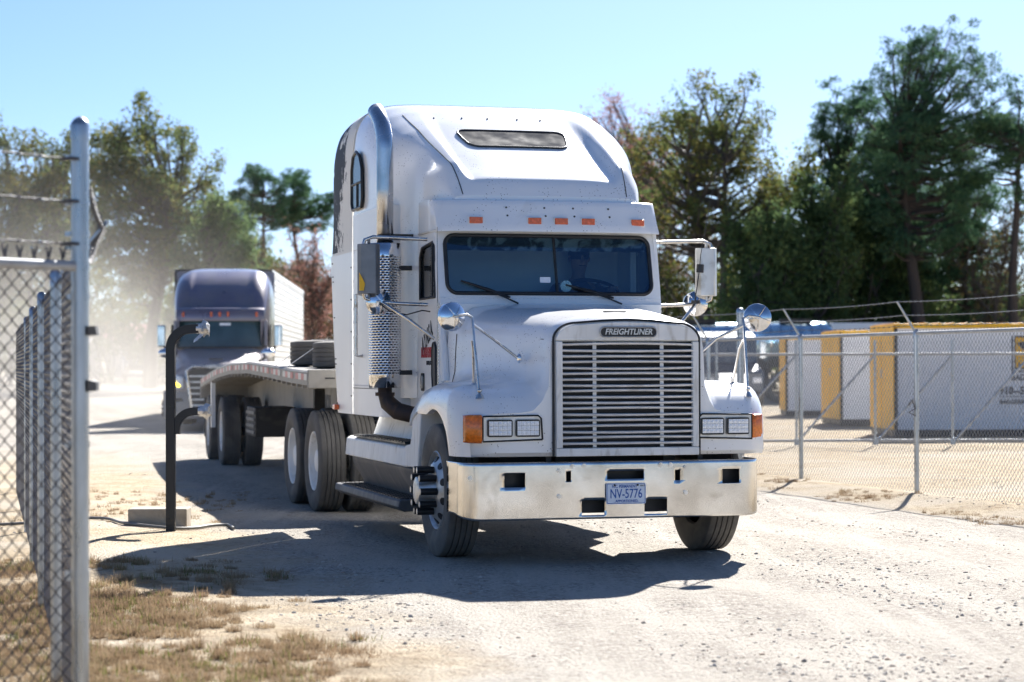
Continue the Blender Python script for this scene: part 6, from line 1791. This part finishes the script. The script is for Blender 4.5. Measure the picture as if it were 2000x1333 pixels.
cu = MB(); pts = [(-4.9, 19.6), (-4.5, 19.75), (-4.1, 19.95), (-3.75, 19.7), (-3.55, 19.15), (-3.3, 18.86), (-3.0, 18.80), (-2.85, 19.0), (-2.78, 19.3), (-2.62, 19.5), (-2.5, 19.0)]
pl = []
for i in range(len(pts)-1):
    for t in np.linspace(0, 1, 5, endpoint=False):
        p = np.array(pts[i])*(1-t) + np.array(pts[i+1])*t; pl.append(p)
pl = np.array(pl)
for _ in range(3): pl[1:-1] = (pl[:-2] + pl[1:-1]*2 + pl[2:])/4
cu.tube([(p[0], p[1], gz(p[0], p[1])+0.018) for p in pl], 0.014, 8)
tag(cu.build('ground_cable', M['cable'], None, 60), 'grey cable lying in the sand round the concrete block', 'cable')

# ================================================================== dry grass, stones and litter
M['drygrass'] = leafmat('dry_grass', (0.245, 0.165, 0.105), (0.345, 0.25, 0.155), (0.45, 0.36, 0.225), 0.35, 0.7)
M['greengrass'] = leafmat('green_grass', (0.08, 0.11, 0.025), (0.14, 0.17, 0.04), (0.22, 0.22, 0.06), 0.4, 0.6)
M['stone'] = bpy.data.materials.new('loose_stones'); M['stone'].use_nodes = True
def stone_m(m):
    nt = m.node_tree; N = nt.nodes; L = nt.links; b_ = N['Principled BSDF']
    ge = N.new('ShaderNodeNewGeometry'); cr = N.new('ShaderNodeValToRGB')
    cr.color_ramp.elements[0].color = (0.32, 0.285, 0.245, 1); cr.color_ramp.elements[1].color = (0.55, 0.51, 0.45, 1)
    for p, c in ((0.22, (0.26, 0.23, 0.20, 1)), (0.5, (0.42, 0.38, 0.33, 1)), (0.58, (0.30, 0.20, 0.14, 1)), (0.66, (0.46, 0.42, 0.37, 1))):
        e = cr.color_ramp.elements.new(p); e.color = c
    L.new(ge.outputs['Random Per Island'], cr.inputs[0]); L.new(cr.outputs[0], b_.inputs['Base Color']); b_.inputs['Roughness'].default_value = 0.9
stone_m(M['stone'])
def gzv(x, y): return hill(x, y) + rough(x, y)
def vnoise(x, y, s, seed=0):
    """cheap smooth noise for the scatter masks"""
    r = np.random.default_rng(seed); out = np.zeros_like(x)
    for i in range(7):
        a = r.uniform(0, 6.28, 3); f = s*(0.6+1.2*r.random())
        out += np.sin(f*(x*math.cos(a[0]) + y*math.sin(a[0])) + a[1])*np.cos(f*0.8*(y*math.cos(a[2]) - x*math.sin(a[2])) + a[0])
    return out/2.6
def blades(n, x, y, hmin, hmax, w_, seed, lean=0.5, mul=1.0, az=None):
    r = np.random.default_rng(seed)
    z = gzv(x, y)
    az = r.uniform(0, 2*math.pi, n) if az is None else az; ln = lean*r.random(n)
    h = (hmin + (hmax-hmin)*r.random(n)**1.5)*mul
    dx, dy = np.cos(az), np.sin(az); px_, py_ = -dy*w_, dx*w_
    b0 = np.stack([x-px_, y-py_, z-0.005], 1); b1 = np.stack([x+px_, y+py_, z-0.005], 1)
    m0 = np.stack([x+dx*h*ln*0.35-px_*0.7, y+dy*h*ln*0.35-py_*0.7, z+h*np.maximum(0.10, 0.6-0.12*ln)], 1); m1 = np.stack([x+dx*h*ln*0.35+px_*0.7, y+dy*h*ln*0.35+py_*0.7, z+h*np.maximum(0.10, 0.6-0.12*ln)], 1)
    t0 = np.stack([x+dx*h*ln-px_*0.15, y+dy*h*ln-py_*0.15, z+h*np.maximum(0.12, 1-0.3*ln)], 1); t1 = np.stack([x+dx*h*ln+px_*0.15, y+dy*h*ln+py_*0.15, z+h*np.maximum(0.12, 1-0.3*ln)], 1)
    V = np.stack([b0, b1, m0, m1, t0, t1], 1).reshape(-1, 3)
    i = np.arange(n)[:, None]*6
    return V, np.concatenate([i + np.array([[0, 1, 3, 2]]), i + np.array([[2, 3, 5, 4]])])
def left_mask(x, y): return np.clip((1.75 - (x + 0.235*y) + 0.35*vnoise(x, y, 2.2, 3))/0.8, 0, 1)
rg = np.random.default_rng(9)
# tufts: each a fan of blades leaning outwards from its own centre
nt_ = 3600
tx_ = rg.uniform(-4.6, -0.3, nt_); ty_ = rg.uniform(8.6, 16.2, nt_)
pm = left_mask(tx_, ty_)*np.clip(0.88 + 0.8*vnoise(tx_, ty_, 2.2, 8), 0, 1)*np.clip((16.1-ty_)/0.9, 0.0, 1)
keep = rg.random(nt_) < pm
tx_, ty_ = tx_[keep], ty_[keep]
per = 150
trad = np.repeat(0.03 + 0.10*rg.random(len(tx_))**1.5, per); thgt = np.repeat(0.45 + 1.0*rg.random(len(tx_))**2, per)
ang = rg.uniform(0, 2*math.pi, len(trad)); rr_ = trad*np.sqrt(rg.random(len(trad)))
sx_ = np.repeat(tx_, per) + np.cos(ang)*rr_; sy_ = np.repeat(ty_, per) + np.sin(ang)*rr_
V, F = blades(len(sx_), sx_, sy_, 0.012, 0.068, 0.0017, 21, 1.5, thgt, ang + rg.normal(0, 0.7, len(ang)))
# flattened straw between the tufts
n2 = 26000
ux = rg.uniform(-4.6, -0.4, n2); uy = rg.uniform(8.6, 15.8, n2)
kp = rg.random(n2) < left_mask(ux, uy)*np.clip(0.6+0.9*vnoise(ux, uy, 2.2, 8), 0, 1); ux, uy = ux[kp], uy[kp]
V2, F2 = blades(len(ux), ux, uy, 0.02, 0.06, 0.0017, 27, 5.0)
F = np.concatenate([F, F2 + len(V)]); V = np.concatenate([V, V2])
g1 = fastmesh('dry_grass', V, F, M['drygrass']); tag(g1, 'dry brown winter grass in the left foreground', 'grass', kind='stuff')
sel = rg.random(len(tx_)) < 0.30
gx2, gy2 = tx_[sel], ty_[sel]
sx_ = np.repeat(gx2, 22) + rg.normal(0, 0.05, len(gx2)*22); sy_ = np.repeat(gy2, 22) + rg.normal(0, 0.06, len(gx2)*22)
V, F = blades(len(sx_), sx_, sy_, 0.015, 0.07, 0.0022, 22, 0.9)
g2 = fastmesh('green_grass', V, F, M['greengrass']); tag(g2, 'short green shoots among the dry grass', 'grass', kind='stuff')
# sparse tufts along the fence foot on the right and beside the block
n_ = 260; t = rg.uniform(-0.2, 1, n_)**1; rxp = 3.30 + (5.2-3.30)*t + rg.normal(0, 0.22, n_); ryp = 26.0 + (17.6-26.0)*t + rg.normal(0, 0.35, n_)
keep = vnoise(rxp, ryp, 1.6, 31) > 0.05; rxp, ryp = rxp[keep], ryp[keep]
lx_ = rg.uniform(-4.9, -2.7, 110); ly_ = rg.uniform(19.5, 25.0, 110)
ax_ = np.concatenate([rxp, lx_]); ay_ = np.concatenate([ryp, ly_])
pr_ = 46
tr3 = np.repeat(0.02+0.07*rg.random(len(ax_)), pr_); an3 = rg.uniform(0, 2*math.pi, len(tr3)); r3 = tr3*np.sqrt(rg.random(len(tr3)))
sx_ = np.repeat(ax_, pr_) + np.cos(an3)*r3; sy_ = np.repeat(ay_, pr_) + np.sin(an3)*r3
V, F = blades(len(sx_), sx_, sy_, 0.012, 0.055, 0.0022, 23, 1.8, np.repeat(0.4+1.1*rg.random(len(ax_))**2, pr_), an3 + rg.normal(0, 0.8, len(an3)))
g3 = fastmesh('verge_grass', V, F, M['drygrass']); tag(g3, 'sparse dry tufts along the sandy verges', 'grass', kind='stuff')
# loose stones
ico = np.array([(0, 0, 1), (0.9, 0, 0.45), (0.28, 0.85, 0.45), (-0.72, 0.53, 0.45), (-0.72, -0.53, 0.45), (0.28, -0.85, 0.45), (0.72, 0.53, -0.45), (-0.28, 0.85, -0.45), (-0.9, 0, -0.45), (-0.28, -0.85, -0.45), (0.72, -0.53, -0.45), (0, 0, -1)])
icf = np.array([(0,1,2),(0,2,3),(0,3,4),(0,4,5),(0,5,1),(1,6,2),(2,7,3),(3,8,4),(4,9,5),(5,10,1),(6,7,2),(7,8,3),(8,9,4),(9,10,5),(10,6,1),(6,11,7),(7,11,8),(8,11,9),(9,11,10),(10,11,6)])
def stones(n, x, y, smin, smax, seed, pw=3.0):
    r = np.random.default_rng(seed)
    s = smin + (smax-smin)*r.random(n)**pw
    V = ico[None]*s[:, None, None]*(0.7 + 0.6*r.random((n, 12, 1)))*np.stack([0.8+0.6*r.random(n), 0.8+0.6*r.random(n), 0.45+0.35*r.random(n)], 1)[:, None, :]
    a = r.uniform(0, 6.28, n); ca, sa = np.cos(a)[:, None], np.sin(a)[:, None]
    X_ = V[:, :, 0]*ca - V[:, :, 1]*sa; Y_ = V[:, :, 0]*sa + V[:, :, 1]*ca
    V = np.stack([X_ + x[:, None], Y_ + y[:, None], V[:, :, 2] + (gzv(x, y) + s*0.12)[:, None]], 2).reshape(-1, 3)
    F_ = (np.arange(n)[:, None, None]*12 + icf[None]).reshape(-1, 3)
    return V, F_
n_ = 32000
u = rg.random(n_); sy_ = 8.8 + 21*u**1.5; sx_ = rg.uniform(-0.27, 0.27, n_)*sy_
dens_ = np.clip(0.10 + 1.25*vnoise(1.3*(sx_ + 0.27*sy_), sy_*0.42, 1.7, 12), 0.03, 1)
dens_ = dens_*(1-0.75*left_mask(sx_, sy_))
keep = rg.random(n_) < dens_
sx_, sy_ = sx_[keep], sy_[keep]
V, F = stones(len(sx_), sx_, sy_, 0.003, 0.0145, 3, 4.0)
s1 = fastmesh('loose_gravel', V, F, M['stone']); tag(s1, 'loose crushed stones scattered over the drive', 'gravel', kind='stuff')
# ================================================================== driver seen through the windscreen
M['skin'] = mat('skin', (0.42, 0.26, 0.19), 0.6, var=(8, 0.06))
M['shirt'] = mat('dark_work_shirt', (0.03, 0.045, 0.08), 0.85, var=(9, 0.2))
M['hair'] = mat('dark_hair', (0.025, 0.02, 0.018), 0.7, var=(30, 0.3))
def skin_mesh(name, verts, edges, radii, m, parent=None, sub=2, rootv=0):
    me = bpy.data.meshes.new(name); me.from_pydata(verts, edges, []); me.materials.append(m)
    o = bpy.data.objects.new(name, me); C.objects.link(o)
    md = o.modifiers.new('skin', 'SKIN')
    for i, r in enumerate(radii): me.skin_vertices[0].data[i].radius = (r, r) if not isinstance(r, tuple) else r
    me.skin_vertices[0].data[rootv].use_root = True
    md.use_smooth_shade = True
    s = o.modifiers.new('sub', 'SUBSURF'); s.levels = sub; s.render_levels = sub
    if parent: o.parent = parent
    return o
cth, sth = math.cos(TH), math.sin(TH)
drv = thing('person', 'driver in a dark shirt with both hands on the steering wheel of the white truck', 'person', (0.589 + cth*0.50 - sth*1.86, 16.659 + sth*0.50 + cth*1.86, 1.64), TH)
# coordinates relative to the hips; -y is forwards
V = [(0, 0, 0.06), (0, 0.02, 0.22), (0, 0.03, 0.38), (0, 0.02, 0.50), (0, -0.01, 0.59), (0, -0.03, 0.66), (0, -0.05, 0.74), (0, -0.055, 0.83),
     (-0.18, 0.02, 0.50), (-0.25, -0.14, 0.36), (-0.20, -0.34, 0.42), (-0.175, -0.41, 0.455),
     (0.18, 0.02, 0.50), (0.25, -0.14, 0.36), (0.20, -0.34, 0.42), (0.175, -0.41, 0.455),
     (-0.10, -0.05, 0.06), (-0.14, -0.45, 0.08), (-0.14, -0.55, -0.30), (0.10, -0.05, 0.06), (0.14, -0.45, 0.08), (0.14, -0.55, -0.30)]
E_ = [(0,1),(1,2),(2,3),(3,4),(4,5),(5,6),(6,7),(3,8),(8,9),(9,10),(10,11),(3,12),(12,13),(13,14),(14,15),(0,16),(16,17),(17,18),(0,19),(19,20),(20,21)]
rad = [0.15, 0.145, 0.16, 0.12, 0.058, 0.058, 0.088, 0.082, 0.065, 0.05, 0.038, 0.033, 0.065, 0.05, 0.038, 0.033, 0.09, 0.07, 0.05, 0.09, 0.07, 0.05]
# hands: a palm continuing each wrist and five curled fingers
for s_, wv in ((-1, 11), (1, 15)):
    w0 = Vector(V[wv]); p1 = w0 + Vector((0.0, -0.045, 0.035)); V.append(tuple(p1)); E_.append((wv, len(V)-1)); rad.append(0.032); pi_ = len(V)-1
    for k in range(4):
        a = p1 + Vector((s_*(0.026-0.017*k), -0.030, 0.022)); c_ = a + Vector((0, -0.026-0.003*(k in (1, 2)), -0.004)); e = c_ + Vector((0, 0.002, -0.026))
        i0 = len(V); V += [tuple(a), tuple(c_), tuple(e)]; rad += [0.010, 0.009, 0.008]; E_ += [(pi_, i0), (i0, i0+1), (i0+1, i0+2)]
    a = p1 + Vector((-s_*0.036, -0.006, 0.0)); e = a + Vector((-s_*0.012, -0.026, 0.004)); i0 = len(V); V += [tuple(a), tuple(e)]; rad += [0.011, 0.009]; E_ += [(pi_, i0), (i0, i0+1)]
skin_mesh('body', V, E_, rad, M['skin'], drv, 2)
sh = MB()
for ring in (): pass
rows = []
for z, rx, ry, cy in ((0.02, 0.185, 0.165, 0.01), (0.15, 0.180, 0.155, 0.02), (0.30, 0.195, 0.160, 0.03), (0.42, 0.215, 0.150, 0.025), (0.50, 0.205, 0.120, 0.02), (0.555, 0.12, 0.095, 0.01), (0.58, 0.075, 0.075, 0.0)):
    rows.append([(rx*math.cos(a), cy + ry*math.sin(a), z) for a in np.linspace(0, 2*math.pi, 28, endpoint=False)])
sh.grid(rows, 0, close=True)
for s_ in (-1, 1): sh.tube([(s_*0.16, 0.02, 0.49), (s_*0.215, -0.05, 0.44), (s_*0.258, -0.14, 0.365), (s_*0.235, -0.22, 0.385)], [0.085, 0.075, 0.066, 0.060], 14)
sh.build('shirt', M['shirt'], drv, 60)
fc = MB(); hc = Vector((0, -0.055, 0.775))
fc.tube([hc+Vector((0, -0.085, 0.025)), hc+Vector((0, -0.108, -0.02)), hc+Vector((0, -0.088, -0.03))], [0.008, 0.017, 0.010], 8)
for s_ in (-1, 1): fc.ball(hc+Vector((s_*0.088, 0.01, 0)), 0.028, 8, 6, 0, (0.4, 0.8, 1))
fc.build('face_features', M['skin'], drv, 60)
ey = MB()
for s_ in (-1, 1): ey.ball(hc+Vector((s_*0.033, -0.083, 0.022)), 0.010, 8, 6)
ey.tube([hc+Vector((-0.028, -0.083, -0.062)), hc+Vector((0, -0.090, -0.064)), hc+Vector((0.028, -0.083, -0.062))], 0.005, 6)
ey.build('eyes_and_mouth', M['hair'], drv, 60)
hr = MB(); hr.ball(hc+Vector((0, 0.012, 0.045)), 0.104, 18, 10, 0, (0.92, 1.0, 0.9)); hr.build('hair', M['hair'], drv, 60)

# ================================================================== dust thrown up behind the trucks
def dust(name, label, box, dens, scale, seedloc, zfall):
    b = MB(); b.box(*box)
    m = bpy.data.materials.new(name + '_volume'); m.use_nodes = True
    nt = m.node_tree; N = nt.nodes; L = nt.links; N.remove(N['Principled BSDF'])
    vol = N.new('ShaderNodeVolumePrincipled'); vol.inputs['Color'].default_value = (0.84, 0.80, 0.74, 1); vol.inputs['Anisotropy'].default_value = 0.1
    tc = N.new('ShaderNodeTexCoord'); mp = N.new('ShaderNodeMapping'); mp.inputs['Location'].default_value = seedloc
    L.new(tc.outputs['Object'], mp.inputs[0])
    no = N.new('ShaderNodeTexNoise'); no.inputs['Scale'].default_value = scale; no.inputs['Detail'].default_value = 1.5; L.new(mp.outputs[0], no.inputs['Vector'])
    r1 = N.new('ShaderNodeMapRange'); r1.inputs[1].default_value = 0.36; r1.inputs[2].default_value = 0.68; L.new(no.outputs['Fac'], r1.inputs[0])
    # fades towards every face of its box
    gen = N.new('ShaderNodeSeparateXYZ'); L.new(tc.outputs['Generated'], gen.inputs[0])
    def edge(o, lo, hi):
        a = N.new('ShaderNodeMapRange'); a.interpolation_type = 'SMOOTHSTEP'; a.inputs[1].default_value = 0.0; a.inputs[2].default_value = lo; L.new(o, a.inputs[0])
        c = N.new('ShaderNodeMapRange'); c.interpolation_type = 'SMOOTHSTEP'; c.inputs[1].default_value = 1.0; c.inputs[2].default_value = 1-hi; L.new(o, c.inputs[0])
        k = N.new('ShaderNodeMath'); k.operation = 'MULTIPLY'; L.new(a.outputs[0], k.inputs[0]); L.new(c.outputs[0], k.inputs[1]); return k.outputs[0]
    cur = r1.outputs[0]
    for e in (edge(gen.outputs['X'], 0.25, 0.25), edge(gen.outputs['Y'], 0.2, 0.2)):
        k = N.new('ShaderNodeMath'); k.operation = 'MULTIPLY'; L.new(cur, k.inputs[0]); L.new(e, k.inputs[1]); cur = k.outputs[0]
    zf = N.new('ShaderNodeMapRange'); zf.inputs[1].default_value = 1.0; zf.inputs[2].default_value = 0.0; L.new(gen.outputs['Z'], zf.inputs[0])
    pw = N.new('ShaderNodeMath'); pw.operation = 'POWER'; pw.inputs[1].default_value = zfall; L.new(zf.outputs[0], pw.inputs[0])
    k = N.new('ShaderNodeMath'); k.operation = 'MULTIPLY'; L.new(cur, k.inputs[0]); L.new(pw.outputs[0], k.inputs[1])
    k2 = N.new('ShaderNodeMath'); k2.operation = 'MULTIPLY'; k2.inputs[1].default_value = dens; L.new(k.outputs[0], k2.inputs[0])
    L.new(k2.outputs[0], vol.inputs['Density']); L.new(vol.outputs[0], N['Material Output'].inputs['Volume'])
    o = b.build(name, m, None, 0)
    return tag(o, label, 'dust', kind='stuff')
dust('dust_cloud', 'pale dust hanging in the air left of the purple truck', (-40, -7.5, 59, 98, 0.02, 11.5), 0.075, 0.16, (3, 1, 2), 2.2)
dust('wheel_dust', 'thin dust stirred up by the flatbed wheels', (-8.5, -1.0, 25.5, 39, 0.02, 2.2), 0.02, 0.7, (0, 5, 1), 1.2)
